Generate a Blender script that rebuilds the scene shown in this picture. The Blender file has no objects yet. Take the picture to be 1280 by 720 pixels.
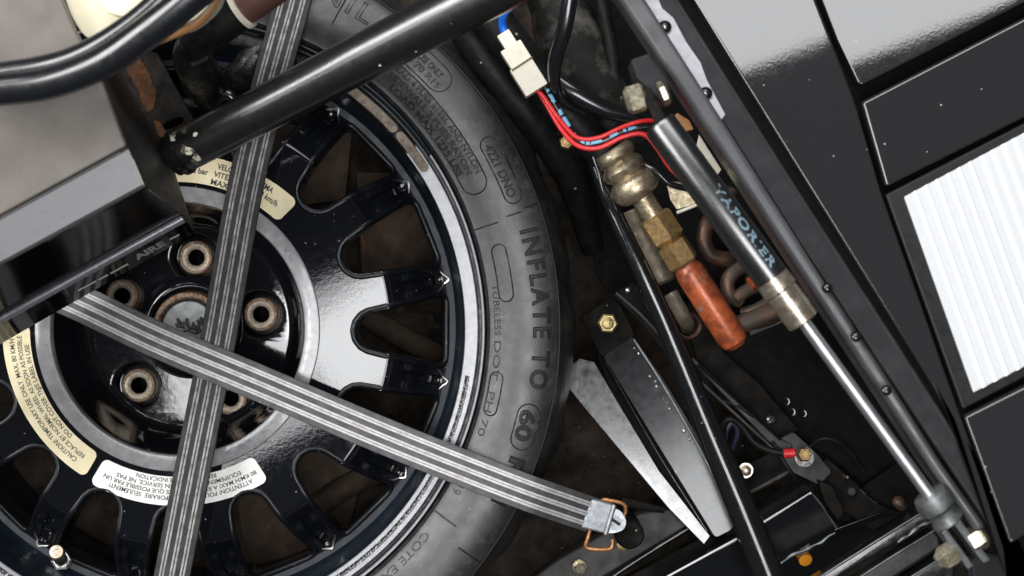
import bpy, bmesh, math, random
import numpy as np
from mathutils import Vector, Matrix
random.seed(7); np.random.seed(7)
S = 0.0005            # one unit of the drawings below = half a millimetre
H = 2400.0            # camera height above the tyre wall, in those units
C = bpy.context.scene.collection
sc = bpy.context.scene
R = math.radians

# ------------------------------------------------------------ camera, world, light
cam = bpy.data.cameras.new('camera'); camo = bpy.data.objects.new('camera', cam); C.objects.link(camo)
camo.location = (0, 0, H*S); cam.sensor_width = 36; cam.lens = 36*H/1280
cam.clip_start = 0.05; cam.clip_end = 50
cam.dof.use_dof = True; cam.dof.focus_distance = (H+15)*S; cam.dof.aperture_fstop = 8.0
sc.camera = camo
w = bpy.data.worlds.new('World'); sc.world = w; w.use_nodes = True
w.node_tree.nodes['Background'].inputs[0].default_value = (0.9, 0.95, 1.0, 1)
w.node_tree.nodes['Background'].inputs[1].default_value = 0.05
sc.view_settings.view_transform = 'Standard'; sc.view_settings.look = 'None'
sc.view_settings.exposure = 0; sc.view_settings.gamma = 1
def area(name, loc, target, sx, sy, power, col=(1, 1, 1)):
    l = bpy.data.lights.new(name, 'AREA'); l.shape = 'RECTANGLE'; l.size = sx*S; l.size_y = sy*S
    l.energy = power; l.color = col
    o = bpy.data.objects.new(name, l); C.objects.link(o); o.location = Vector(loc)*S
    o.rotation_euler = (Vector(target)-Vector(loc)).to_track_quat('-Z', 'Y').to_euler()
    return o
def radiance(L, sx, sy):            # watts that give an area lamp the radiance L
    return L*math.pi*(sx*S)*(sy*S)
o = area('softbox_overhead', (-685, -250, 3600), (-685, -250, 0), 900, 375, radiance(10.5, 900, 375), (0.97, 0.98, 1))
o.rotation_euler = (0, 0, R(27.5))
o = area('softbox_right', (260, -390, 3500), (260, -390, 0), 1500, 1250, radiance(11, 1500, 1250), (0.98, 0.99, 1))
o.rotation_euler = (0, 0, R(-54))
o = area('softbox_back', (-300, 3000, 2900), (0, 0, 0), 3600, 1900, radiance(6.8, 3600, 1900), (0.98, 0.99, 1))
o.rotation_euler.rotate_axis('Z', R(18))
area('softbox_side', (-2900, 900, 3000), (-200, 100, 0), 2200, 1700, radiance(12.5, 2200, 1700), (1, 0.99, 0.97))

# ------------------------------------------------------------ helpers
def V(x, y, z=0.0):                 # a point of the drawing (1280 wide) at height z
    k = (H-z)/H
    return Vector(((x-640)*k, (360-y)*k, z))
def Vp(x, y, p0, n):                # the same on a slanted plane
    o = Vector((0, 0, H)); d = V(x, y, 0)-o
    t = (p0-o).dot(n)/d.dot(n)
    return o+d*t
def PX(z): return (H-z)/H

def empty(name, loc, label, cat, group=None):
    o = bpy.data.objects.new(name, None); C.objects.link(o); o.empty_display_size = 0.01
    o.location = Vector(loc)*S; o['org'] = list(loc)
    o['label'] = label; o['category'] = cat
    if group: o['group'] = group
    return o
def tag(o, label, cat, group=None):
    o['label'] = label; o['category'] = cat
    if group: o['group'] = group
    return o
def link(name, me, mat, parent):
    o = bpy.data.objects.new(name, me); C.objects.link(o)
    if mat is not None:
        me.materials.clear(); me.materials.append(mat)
    if parent is not None: o.parent = parent
    return o
def org_of(parent, co):
    p = parent
    while p is not None:
        if 'org' in p: return np.array(p['org'][:], float)
        p = p.parent
    return None
def finish(name, me, mat, parent, smooth=40, origin=None):
    n = len(me.vertices); co = np.empty(n*3); me.vertices.foreach_get('co', co); co = co.reshape(-1, 3)
    og = org_of(parent, co) if parent is not None else None
    top = og is None
    if top: og = co.mean(0) if origin is None else np.array(origin, float)
    me.vertices.foreach_set('co', ((co-og)*S).ravel()); me.update()
    if smooth:
        me.shade_smooth(); me.set_sharp_from_angle(angle=R(smooth))
    o = link(name, me, mat, parent)
    if top:
        o.location = Vector(og)*S; o['org'] = [float(v) for v in og]
    return o
def mk(name, verts, faces, mat, parent=None, smooth=40):
    me = bpy.data.meshes.new(name)
    me.from_pydata([tuple(v) for v in verts], [], [tuple(int(i) for i in f) for f in faces])
    bm = bmesh.new(); bm.from_mesh(me); bmesh.ops.recalc_face_normals(bm, faces=bm.faces); bm.to_mesh(me); bm.free()
    return finish(name, me, mat, parent, smooth)
def joinmesh(parts):                # [(verts, faces)] -> one
    vs, fs = [], []
    for v, f in parts:
        b = len(vs); vs += [tuple(p) for p in v]; fs += [tuple(i+b for i in q) for q in f]
    return vs, fs
def prism_geo(pts, thick, bev=0, seg=2, bottom=False):
    bm = bmesh.new()
    top = [bm.verts.new(p) for p in pts]
    bot = [bm.verts.new((p[0], p[1], p[2]-thick)) for p in pts]
    n = len(pts)
    bm.faces.new(top); bm.faces.new(bot[::-1])
    for i in range(n): bm.faces.new((top[i], bot[i], bot[(i+1) % n], top[(i+1) % n]))
    bmesh.ops.recalc_face_normals(bm, faces=bm.faces)
    if bev:
        es = list(bm.edges) if bottom else [e for e in bm.edges if not (e.verts[0] in bot and e.verts[1] in bot)]
        bmesh.ops.bevel(bm, geom=es, offset=bev, offset_type='OFFSET', segments=seg, profile=0.5, affect='EDGES', clamp_overlap=True)
    bm.verts.index_update()
    vs = [tuple(v.co) for v in bm.verts]; fs = [tuple(v.index for v in f.verts) for f in bm.faces]
    bm.free(); return vs, fs
def prism(name, pts, thick, mat, parent=None, bev=2, seg=2, smooth=40, bottom=False):
    v, f = prism_geo(pts, thick, bev, seg, bottom)
    o = mk(name, v, f, mat, parent, smooth)
    if bev:
        wn = o.modifiers.new('wn', 'WEIGHTED_NORMAL'); wn.mode = 'FACE_AREA'; wn.weight = 100; wn.keep_sharp = True
    return o
def flat(px, z): return [V(x, y, z) for x, y in px]
def roundpoly(px, r=6, n=4):        # rounds the corners of a polygon in the drawing
    out = []; m = len(px)
    for i in range(m):
        p = Vector(px[i]); a = Vector(px[i-1])-p; b = Vector(px[(i+1) % m])-p
        ra = min(r, a.length*0.45); rb = min(r, b.length*0.45)
        A = p+a.normalized()*ra; B = p+b.normalized()*rb
        for k in range(n+1):
            t = k/n; out.append(tuple((1-t)**2*A+2*t*(1-t)*p+t*t*B))
    return out
def catmull(P, res):
    P = [Vector(p) for p in P]
    if len(P) == 2: return [P[0].lerp(P[1], t/res) for t in range(res+1)], [t/res for t in range(res+1)]
    Q = [P[0]*2-P[1]]+P+[P[-1]*2-P[-2]]
    out, par = [], []
    for i in range(1, len(Q)-2):
        a, b, c, d = Q[i-1:i+3]
        for k in range(res):
            t = k/res
            out.append(0.5*((2*b)+(c-a)*t+(2*a-5*b+4*c-d)*t*t+(3*b-a-3*c+d)*t**3)); par.append(i-1+t)
    out.append(P[-1]); par.append(len(P)-1)
    return out, par
def tube_geo(P, rad, seg=14, res=6, wob=0, caps=True):
    pts, par = catmull(P, res)
    if not isinstance(rad, (list, tuple)): rad = [rad]*len(P)
    T = [(pts[min(i+1, len(pts)-1)]-pts[max(i-1, 0)]).normalized() for i in range(len(pts))]
    n = T[0].orthogonal().normalized(); vs, fs = [], []
    for i, p in enumerate(pts):
        n = (n-T[i]*n.dot(T[i])).normalized(); b = T[i].cross(n)
        j = int(par[i]); f = par[i]-j
        r = rad[j] if j >= len(rad)-1 else rad[j]*(1-f)+rad[j+1]*f
        if wob: r *= 1+wob*(random.random()-.5)
        for s in range(seg):
            a = 2*math.pi*s/seg; vs.append(p+n*(r*math.cos(a))+b*(r*math.sin(a)))
    L = len(pts)
    for i in range(L-1):
        for s in range(seg):
            a = i*seg+s; b2 = i*seg+(s+1) % seg
            fs.append((a, b2, b2+seg, a+seg))
    if caps:
        fs.append(tuple(range(seg))[::-1]); fs.append(tuple((L-1)*seg+s for s in range(seg)))
    return vs, fs
def tube(name, P, rad, mat, parent=None, seg=14, res=6, wob=0):
    v, f = tube_geo(P, rad, seg, res, wob)
    return mk(name, v, f, mat, parent, 50)
def lathe_geo(P0, axis, prof, seg=24, rot=0.0, close=True):
    ax = Vector(axis).normalized(); n = ax.orthogonal().normalized(); b = ax.cross(n); P0 = Vector(P0)
    vs, fs = [], []
    for s_, r in prof:
        for k in range(seg):
            a = 2*math.pi*k/seg+rot
            vs.append(P0+ax*s_+n*(r*math.cos(a))+b*(r*math.sin(a)))
    for i in range(len(prof)-1):
        for k in range(seg):
            a = i*seg+k; c = i*seg+(k+1) % seg
            fs.append((a, c, c+seg, a+seg))
    if close:
        if prof[0][1] > 1e-6: fs.append(tuple(range(seg))[::-1])
        if prof[-1][1] > 1e-6: fs.append(tuple((len(prof)-1)*seg+k for k in range(seg)))
    return vs, fs
def lathe(name, P0, axis, prof, mat, parent=None, seg=24, rot=0.0, smooth=35, close=True):
    v, f = lathe_geo(P0, axis, prof, seg, rot, close)
    return mk(name, v, f, mat, parent, smooth)
def hexhead(name, P, axis, r, h, mat, parent=None, rot=0.0, washer=None):
    axis = Vector(axis).normalized()
    parts = [lathe_geo(P, axis, [(0, r), (h*.82, r), (h, r*.82)], 6, rot)]
    parts.append(lathe_geo(P, axis, [(h, r*.6), (h*1.08, r*.5)], 16))
    if washer: parts.append(lathe_geo(Vector(P)-axis*1, axis, [(0, washer), (2.2, washer), (3, washer*.93)], 24))
    v, f = joinmesh(parts)
    return mk(name, v, f, mat, parent, 30)
def domehead(name, P, axis, r, h, mat, parent=None):
    prof = [(0, r), (h*.35, r*.97), (h*.7, r*.78), (h*.95, r*.4), (h, r*.18), (h*.7, r*.12), (h*.7, 0)]
    return lathe(name, P, axis, prof, mat, parent, 16, 0, 60)
def text_mesh(s, size, outline=0.0, extrude=0.0, space=1.0, res=3, bold=.028):
    cu = bpy.data.curves.new('t', 'FONT'); cu.body = s; cu.size = size; cu.resolution_u = res
    cu.space_character = space; cu.align_x = 'LEFT'
    if outline: cu.fill_mode = 'NONE'; cu.bevel_depth = outline; cu.bevel_resolution = 1
    else:
        cu.extrude = extrude; cu.offset = bold*size
    ob = bpy.data.objects.new('t', cu); C.objects.link(ob)
    bpy.context.view_layer.update()
    me = bpy.data.meshes.new_from_object(ob.evaluated_get(bpy.context.evaluated_depsgraph_get()))
    bpy.data.objects.remove(ob); bpy.data.curves.remove(cu)
    co = np.empty(len(me.vertices)*3); me.vertices.foreach_get('co', co); co = co.reshape(-1, 3)
    fs = [tuple(p.vertices) for p in me.polygons]
    bpy.data.meshes.remove(me)
    return co, fs
def curve_sheet(outlines, thick, bev=0.0):   # flat filled outlines with holes, top at z 0
    cu = bpy.data.curves.new('c', 'CURVE'); cu.dimensions = '2D'; cu.fill_mode = 'BOTH'
    for pl in outlines:
        sp = cu.splines.new('POLY'); sp.points.add(len(pl)-1)
        for i, p in enumerate(pl): sp.points[i].co = (p[0], p[1], 0, 1)
        sp.use_cyclic_u = True
    cu.extrude = max(thick/2-bev, 0.01); cu.bevel_depth = bev; cu.bevel_resolution = 2; cu.offset = -bev
    ob = bpy.data.objects.new('c', cu); C.objects.link(ob)
    bpy.context.view_layer.update()
    me = bpy.data.meshes.new_from_object(ob.evaluated_get(bpy.context.evaluated_depsgraph_get()))
    bpy.data.objects.remove(ob); bpy.data.curves.remove(cu)
    bm = bmesh.new(); bm.from_mesh(me); bmesh.ops.remove_doubles(bm, verts=bm.verts, dist=0.01)
    bm.verts.index_update()
    co = np.array([tuple(v.co) for v in bm.verts]); fs = [tuple(v.index for v in f.verts) for f in bm.faces]
    bm.free(); bpy.data.meshes.remove(me)
    co[:, 2] -= thick/2
    return co, fs
def circ(cx, cy, r, n=48): return [(cx+r*math.cos(2*math.pi*k/n), cy+r*math.sin(2*math.pi*k/n)) for k in range(n)]

# ------------------------------------------------------------ materials
def M(name, col, rough=.5, metal=0., col2=None, vscale=120, lo=.4, hi=.65, bump=.1, bscale=900,
      specks=0., speck_col=(.6, .6, .58), sscale=220, rvar=.12, spec=.5, coat=0., coat_r=.06, cior=1.5, ior=1.5, peel=0., pscale=260,
      stretch=None, fac=1.0, col3=None, c3=(.62, .72), c3scale=300):
    m = bpy.data.materials.new(name); m.use_nodes = True
    N = m.node_tree.nodes; L = m.node_tree.links; b = N['Principled BSDF']
    b.inputs['Metallic'].default_value = metal; b.inputs['Specular IOR Level'].default_value = spec
    b.inputs['Coat Weight'].default_value = coat; b.inputs['Coat Roughness'].default_value = coat_r; b.inputs['IOR'].default_value = ior; b.inputs['Coat IOR'].default_value = cior
    tc = N.new('ShaderNodeTexCoord'); vec = tc.outputs['Object']
    if stretch:
        mp = N.new('ShaderNodeMapping'); mp.inputs['Scale'].default_value = stretch[0]; mp.inputs['Rotation'].default_value = (0, 0, stretch[1])
        L.new(vec, mp.inputs[0]); vec = mp.outputs[0]
    def noise(sc_, det=5, ro=.6):
        n = N.new('ShaderNodeTexNoise'); n.inputs['Scale'].default_value = sc_; n.inputs['Detail'].default_value = det
        n.inputs['Roughness'].default_value = ro; L.new(vec, n.inputs['Vector']); return n.outputs['Fac']
    def ramp(src, a, c, fa=0., fb=1.):
        r = N.new('ShaderNodeMapRange'); r.inputs[1].default_value = a; r.inputs[2].default_value = c
        r.inputs[3].default_value = fa; r.inputs[4].default_value = fb; L.new(src, r.inputs[0]); return r.outputs[0]
    def mix(f, a, c):
        x = N.new('ShaderNodeMix'); x.data_type = 'RGBA'
        for sck, v in ((x.inputs[0], f), (x.inputs[6], a), (x.inputs[7], c)):
            if hasattr(v, 'is_linked'): L.new(v, sck)
            elif isinstance(v, tuple): sck.default_value = (*v, 1)
            else: sck.default_value = v
        return x.outputs[2]
    c4 = col
    if col2: c4 = mix(ramp(noise(vscale), lo, hi, 0, fac), col, col2)
    if col3: c4 = mix(ramp(noise(c3scale, 8, .7), *c3), c4, col3)
    if specks:
        v = N.new('ShaderNodeTexVoronoi'); v.inputs['Scale'].default_value = sscale; L.new(vec, v.inputs['Vector'])
        t = N.new('ShaderNodeSeparateColor'); L.new(v.outputs['Color'], t.inputs[0])
        sz = ramp(t.outputs[0], 1-specks, 1, 0, .22)
        lt = N.new('ShaderNodeMath'); lt.operation = 'LESS_THAN'; L.new(v.outputs['Distance'], lt.inputs[0]); L.new(sz, lt.inputs[1])
        c4 = mix(lt.outputs[0], c4, speck_col)
    if hasattr(c4, 'is_linked'): L.new(c4, b.inputs['Base Color'])
    else: b.inputs['Base Color'].default_value = (*c4, 1)
    L.new(ramp(noise(vscale*1.7), .3, .7, max(rough-rvar, .02), min(rough+rvar, 1)), b.inputs['Roughness'])
    last = None
    for st, s_, dist in ((bump, bscale, .0006), (peel, pscale, .0012)):
        if st:
            bp = N.new('ShaderNodeBump'); bp.inputs['Strength'].default_value = st; bp.inputs['Distance'].default_value = dist
            L.new(noise(s_, 3), bp.inputs['Height'])
            if last: L.new(last, bp.inputs['Normal'])
            last = bp.outputs[0]
    if last:
        L.new(last, b.inputs['Normal'])
        if coat: L.new(last, b.inputs['Coat Normal'])
    return m
m_floor = M('felt_floor', (.022, .017, .0135), .85, col2=(.06, .047, .036), vscale=60, lo=.4, hi=.7, bump=.6, bscale=420, specks=.05, sscale=260, speck_col=(.11, .09, .07), col3=(.05, .02, .009), c3=(.63, .75), c3scale=35, spec=0.1)
m_rubber = M('tyre_rubber', (0.011, 0.011, 0.0115), 0.42, col2=(0.022, 0.022, 0.0225), vscale=40, bump=.2, bscale=1500, specks=.03, sscale=300, speck_col=(.2, .19, .18), rvar=0.08, spec=0.75, ior=1.55, col3=(0.062, 0.062, 0.063), c3=(0.5, 0.8), c3scale=170)
m_letter = M('moulded_letters', (0.007, 0.007, 0.0075), 0.5, bump=.1, spec=0.5)
m_gloss = M('black_gloss_paint', (.005, .0055, .007), .06, bump=0, peel=.012, pscale=300, specks=.05, sscale=420, speck_col=(.2, .2, .2), rvar=.03, spec=.75)
m_gloss2 = M('black_wheel_paint', (.005, .0055, .0075), .045, bump=0, peel=.014, pscale=420, specks=.12, sscale=330, speck_col=(.16, .16, .16), rvar=.015, spec=0.44)
m_barrel = M('black_barrel_paint', (0.005, 0.01, 0.017), .38, bump=.03, bscale=1200, specks=.1, sscale=300, speck_col=(.12, .13, .14), spec=0.4, col2=(0.01, 0.018, 0.028), vscale=90, lo=.5, hi=.75)
m_lip = M('lip_drawn_reflection', (0.28, 0.28, 0.293), .36, .4, col2=(0.24, 0.24, 0.25), vscale=200, bump=.0, rvar=.04)  # reflection on the black gloss lip put into a silver colour
m_fleck = M('flecked_lip_reflection', (.012, .012, .013), .35, col2=(.42, .42, .43), vscale=900, lo=.56, hi=.6, bump=.2, bscale=900, spec=.5)
m_ring = M('ring_paint', (0.19, 0.19, 0.196), .2, .0, coat=.4, col2=(0.25, 0.25, 0.255), vscale=140, col3=(.06, .06, .065), c3=(.66, .73), c3scale=260, bump=.03, bscale=700)
m_rust = M('rusty_steel', (.23, .17, .12), .55, .5, col2=(.13, .055, .025), vscale=420, lo=.45, hi=.6, bump=.5, bscale=1300, col3=(.4, .37, .32), c3=(.55, .7), c3scale=700)
m_seat = M('seat_metal', (.46, .42, .35), .42, .25, col2=(.30, .20, .12), vscale=500, bump=.25, bscale=1500)
m_plaque = M('cast_plaque', (.17, .135, .10), .55, .2, col2=(.07, .055, .04), vscale=300, bump=.4, bscale=1100)
m_steel = M('bright_steel', (.6, .59, .57), .33, 1, bump=.0, col2=(.42, .41, .4), vscale=300)
m_dark = M('black_hole', (.004, .004, .004), .7, bump=0, spec=0.1)
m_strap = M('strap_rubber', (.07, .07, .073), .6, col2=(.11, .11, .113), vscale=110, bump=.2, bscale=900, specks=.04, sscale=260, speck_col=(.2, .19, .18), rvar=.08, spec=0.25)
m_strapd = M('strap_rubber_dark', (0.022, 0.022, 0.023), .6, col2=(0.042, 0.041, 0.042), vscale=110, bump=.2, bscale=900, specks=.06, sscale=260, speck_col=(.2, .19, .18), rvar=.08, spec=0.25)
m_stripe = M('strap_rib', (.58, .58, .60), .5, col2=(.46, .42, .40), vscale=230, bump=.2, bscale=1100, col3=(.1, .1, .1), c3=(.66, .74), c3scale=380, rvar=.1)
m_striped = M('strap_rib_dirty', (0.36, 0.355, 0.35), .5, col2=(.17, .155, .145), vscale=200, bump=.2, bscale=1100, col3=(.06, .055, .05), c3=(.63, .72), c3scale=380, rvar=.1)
m_cream = M('aged_label', (.72, .64, .42), .5, col2=(.62, .53, .33), vscale=60, bump=.03, specks=.02, speck_col=(.3, .2, .1))
m_white = M('white_label', (.82, .81, .79), .45, col2=(.74, .72, .68), vscale=80, bump=.03, specks=.015, speck_col=(.4, .36, .3))
m_ink = M('black_ink', (.03, .03, .03), .5, bump=0)
m_satin = M('satin_black_tube', (.006, .006, .0065), .3, bump=.02, bscale=1400, coat=0.7, coat_r=0.24, cior=1.8, specks=.02, sscale=120, speck_col=(.5, .46, .38), rvar=.05, spec=.9)
m_taupe = M('taupe_reflection_plastic', (.16, .142, .127), .45, spec=.3, col2=(.13, .115, .102), vscale=50, bump=.06, bscale=1600)  # sky reflection on a glossy black box put into the taupe
m_grey = M('grey_reflection_plastic', (0.145, 0.145, 0.152), .35, bump=.05, bscale=1600)  # reflection on the black box's lip put into the grey
m_blackpl = M('black_plastic', (.004, .004, .0045), 0.1, bump=0, rvar=.03, spec=0.1)
m_brownpl = M('dark_side_plastic', (.035, .032, .03), .5, bump=.08, bscale=900, spec=0.25)
m_edge = M('ridge_highlight_plastic', (.22, .22, .24), .25, .4, bump=.0)  # highlight along the box ridge put into a paler colour
m_tank = M('cream_tank_plastic', (.80, .74, .58), .3, col2=(.74, .66, .46), vscale=30, bump=.03, bscale=600)
m_tan = M('amber_plastic', (.45, .22, .08), .35, bump=.03)
m_hose = M('hose_rubber', (.008, .009, .011), .25, bump=.02, bscale=900, coat=.4, rvar=.05, spec=0.75)
m_hosem = M('matt_hose_rubber', (0.005, 0.005, 0.005), .5, col2=(0.011, 0.0105, 0.01), vscale=100, bump=.25, bscale=500, specks=.03, sscale=180, speck_col=(.25, .23, .2), spec=0.2)
m_brrust = M('rusted_bracket', (0.005, 0.0045, 0.004), .6, .0, col2=(0.018, 0.015, 0.012), vscale=110, bump=.3, bscale=700, specks=.06, sscale=240, speck_col=(.45, .36, .24), spec=0.08)
m_rustpatch = M('rust_patch', (0.075, 0.028, 0.008), .7, col2=(0.025, 0.011, 0.005), vscale=200, bump=.7, bscale=900, specks=.1, sscale=300, speck_col=(0.25, 0.14, 0.05), spec=0.2)
m_brown = M('brown_hose', (.10, .045, .035), .5, bump=.1)
m_ivory = M('ivory_connector', (.76, .72, .60), .35, col2=(.70, .65, .52), vscale=150, bump=.03)
m_blue = M('blue_wire', (.01, .13, .62), .3, bump=.02)
m_red = M('red_wire', (.72, .025, .03), .3, col2=(.62, .03, .03), vscale=200, bump=.02)
m_skyb = M('pale_blue_mark', (.16, .42, .62), .4, bump=.02)
m_nickel = M('aged_nickel', (.52, .44, .31), .36, .8, col2=(.30, .235, .15), vscale=260, lo=.45, hi=.65, bump=.35, bscale=900, specks=.05, sscale=300, speck_col=(.8, .76, .65), spec=0.5)
m_brass = M('aged_brass', (.42, .28, .12), .42, .7, col2=(.30, .19, .08), vscale=240, bump=.2, bscale=1000, specks=.05, sscale=320, speck_col=(.7, .55, .3))
m_orange = M('copper_orange_pipe', (0.42, 0.095, 0.03), .34, .15, col2=(0.2, 0.045, 0.02), vscale=110, bump=.15, bscale=700, specks=.03, sscale=260, speck_col=(.2, .12, .1), col3=(.2, .17, .15), c3=(.6, .68), c3scale=70, lo=0.42, hi=0.6)
m_copper = M('dull_copper', (0.12, 0.062, 0.04), .45, .6, col2=(0.06, 0.045, 0.035), vscale=120, lo=.4, hi=.6, bump=.3, bscale=800, spec=0.4)
m_dcopper = M('dark_copper', (.10, .08, .065), .5, .5, col2=(.2, .1, .065), vscale=90, lo=.5, hi=.7, bump=.3, bscale=800)
m_tanmetal = M('tan_collar_metal', (.50, .44, .37), .3, .85, bump=.08, col2=(.38, .3, .22), vscale=160)
m_chrome = M('chrome_rod', (.9, .91, .94), 0.4, 1, bump=0, rvar=.03)
m_zinc = M('dull_zinc', (0.24, 0.25, 0.25), 0.5, .8, bump=.2, bscale=700, col2=(0.16, 0.17, 0.17), vscale=160)
m_plated = M('yellow_plated_nut', (0.7, 0.64, 0.48), .3, .85, bump=.08, col2=(0.5, 0.44, 0.3), vscale=260)
m_gold = M('gold_plated_bolt', (0.4, 0.32, 0.15), .38, .8, bump=.3, bscale=900, col2=(0.26, 0.2, 0.09), vscale=400)
m_rail = M('grey_rail_paint', (0.075, 0.075, 0.08), .38, col2=(0.055, 0.055, 0.058), vscale=40, bump=.08, bscale=900)
m_raild = M('dark_rail_paint', (0.016, 0.016, 0.018), .45, col2=(0.024, 0.024, 0.026), vscale=60, bump=.12, bscale=900, specks=.02, speck_col=(.2, .2, .2), spec=0.15)
m_foil = M('silver_foil', (.36, .36, .385), .45, .2, bump=.05)
m_body = M('black_body_paint', (0.019, 0.0185, 0.02), .035, bump=.0, peel=.006, pscale=500, specks=0.02, sscale=420, speck_col=(.4, .42, .42), rvar=.015, spec=.9)
m_frame = M('lamp_frame_black', (.012, .012, .0125), .4, bump=.04, spec=0.25)
m_rib = M('lens_rib', (0.68, 0.69, 0.7), .3, bump=0)
m_lens = M('white_lamp_lens', (0.54, 0.55, 0.565), .25, bump=.02)
m_trim = M('white_trim_edge', (.55, .55, .57), .3, bump=.02)
m_bracket = M('grey_bracket_paint', (.30, .30, .315), .38, .2, col2=(.25, .25, .26), vscale=70, bump=.1, bscale=700, specks=.05, sscale=190, speck_col=(.02, .02, .02))
m_pale = M('pale_gloss_face', (.022, .022, .024), .2, bump=0, peel=0.012, pscale=120, specks=.06, sscale=190, speck_col=(.02, .02, .02), rvar=.06, spec=1.0, coat=0.4)
m_chassis = M('chassis_black', (.007, .0075, .0085), .16, bump=.01, bscale=700, peel=.03, pscale=160, specks=.06, sscale=240, speck_col=(.16, .16, .16), rvar=.06, spec=.7)
m_bface = M('bracket_gloss_face', (.008, .009, .011), .14, bump=0, peel=0.012, pscale=120, specks=.05, sscale=200, speck_col=(.12, .12, .12), rvar=.02, spec=.6)
m_chmatt = M('chassis_matt', (.006, .0058, .0056), 0.8, col2=(0.016, 0.0145, 0.013), vscale=70, bump=.4, bscale=500, specks=.05, sscale=240, speck_col=(.22, .19, .15), spec=0.05)
m_dusty = M('dusty_rubber', (.010, .0098, .009), .75, col2=(.075, .07, .06), vscale=55, lo=.48, hi=.68, bump=1.0, bscale=260, specks=.08, sscale=240, speck_col=(.2, .18, .15), spec=.2)
m_chgrey = M('chassis_grey', (.05, .048, .046), .5, col2=(.03, .028, .027), vscale=70, bump=.3, bscale=600, specks=.04, speck_col=(.2, .18, .15), spec=0.25)
m_dull = M('dull_dusty_nickel', (.20,.17,.125), .55, .4, col2=(.10,.085,.06), vscale=140, bump=.5, bscale=700, specks=.1, sscale=260, speck_col=(.4,.36,.28), spec=.3)
m_edgeblk = M('wheel_edge_paint', (.005, .0055, .007), .34, bump=0, spec=.3, specks=.05, sscale=300, speck_col=(.12, .12, .12))
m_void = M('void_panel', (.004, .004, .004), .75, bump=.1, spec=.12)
m_orust = M('rusty_hook_wire', (.52, .25, .10), .4, .6, col2=(.35, .15, .06), vscale=300, bump=.2)
m_buckle = M('zinc_buckle', (.33, .345, .36), .42, .6, col2=(.22, .235, .25), vscale=160, bump=.15, col3=(.05, .05, .05), c3=(.66, .72), c3scale=150)
m_clear = M('reflector_orange', (.75, .28, .02), .4, bump=.02)
m_print = M('pale_print', (.17, .25, .30), .4, bump=0)
m_printw = M('white_print', (.72, .72, .72), .4, bump=0)
m_purple = M('purple_sleeve', (.05, .035, .075), .5, bump=.05)
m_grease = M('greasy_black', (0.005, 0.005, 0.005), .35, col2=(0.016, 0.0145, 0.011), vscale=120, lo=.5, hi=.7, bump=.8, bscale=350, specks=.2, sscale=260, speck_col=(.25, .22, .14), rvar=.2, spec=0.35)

# ------------------------------------------------------------ setting: the bay floor
n = 150; vs = []; fs = []
xs = np.linspace(-1500, 1500, n); ys = np.linspace(-1100, 1100, n)
for yv in ys:
    for xv in xs:
        d = 3*math.sin(xv*.021+yv*.013)+2.5*math.sin(xv*.05-yv*.041)
        for (ax, ay, bx, by, wd, h) in ((-320, 40, -80, -60, 16, 57), (-260, -160, -120, -300, 19, 48), (-500, -200, -440, -330, 19, 44), (-210, 200, -200, 60, 13, 35)):
            t = max(0, min(1, ((xv-ax)*(bx-ax)+(yv-ay)*(by-ay))/((bx-ax)**2+(by-ay)**2)))
            q = math.hypot(xv-ax-t*(bx-ax), yv-ay-t*(by-ay)); d += h*math.exp(-(q/wd)**2)
        vs.append((xv, yv, -335+d))
for j in range(n-1):
    for i in range(n-1): fs.append((j*n+i, j*n+i+1, (j+1)*n+i+1, (j+1)*n+i))
floor = mk('floor', vs, fs, m_floor, None, 60); floor['kind'] = 'structure'

m_under = M('rusty_underfloor', (.05, .036, .027), .8, col2=(.085, .062, .045), vscale=70, bump=.5, bscale=500, specks=.06, sscale=240, speck_col=(.16, .12, .09), col3=(.16, .06, .02), c3=(.66, .74), c3scale=110, spec=.12)
for lab, px, z in (('brown rusty floor plate seen through the upper right wheel openings', [(445, 215), (640, 215), (640, 350), (452, 352)], -296),
                   ('reddish brown floor plate below the tube inside the wheel', [(330, 150), (440, 165), (432, 250), (340, 262)], -300),
                   ('dull brown plate behind the lower wheel openings', [(250, 560), (470, 540), (420, 720), (260, 740)], -304)):
    o = tag(prism('floor_plate', flat(px, z), 10, m_under, None, 3), lab, 'plate', 'floor plates under the wheel')
m_streak = M('orange_rust', (.30, .10, .02), .7, col2=(.14, .045, .012), vscale=300, bump=.3)
plate = [o for o in sc.objects if o.name.startswith('floor_plate')][0]
tube('rust_streak', [V(450, 285, -295), V(453, 298, -295), V(455, 306, -295), V(454, 318, -295)], [1.2, 2.2, 1.6, .6], m_streak, plate, 8, 4)
tube('rust_streak', [V(468, 262, -295), V(474, 280, -295), V(476, 292, -295)], [.5, 1.2, .4], m_streak, plate, 8, 4)
for lab, P in (('brown pressed floor rib slanting behind the right hand wheel opening', [V(425, 372, -318), V(500, 420, -314), V(600, 470, -318)]),
               ('brown pressed floor rib behind the lower right wheel opening', [V(380, 650, -302), (V(430, 610, -300)), V(540, 560, -316)])):
    tag(tube('floor_rib', P, 17, m_under, None, 18, 5), lab, 'rib', 'floor ribs under the wheel')
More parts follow.
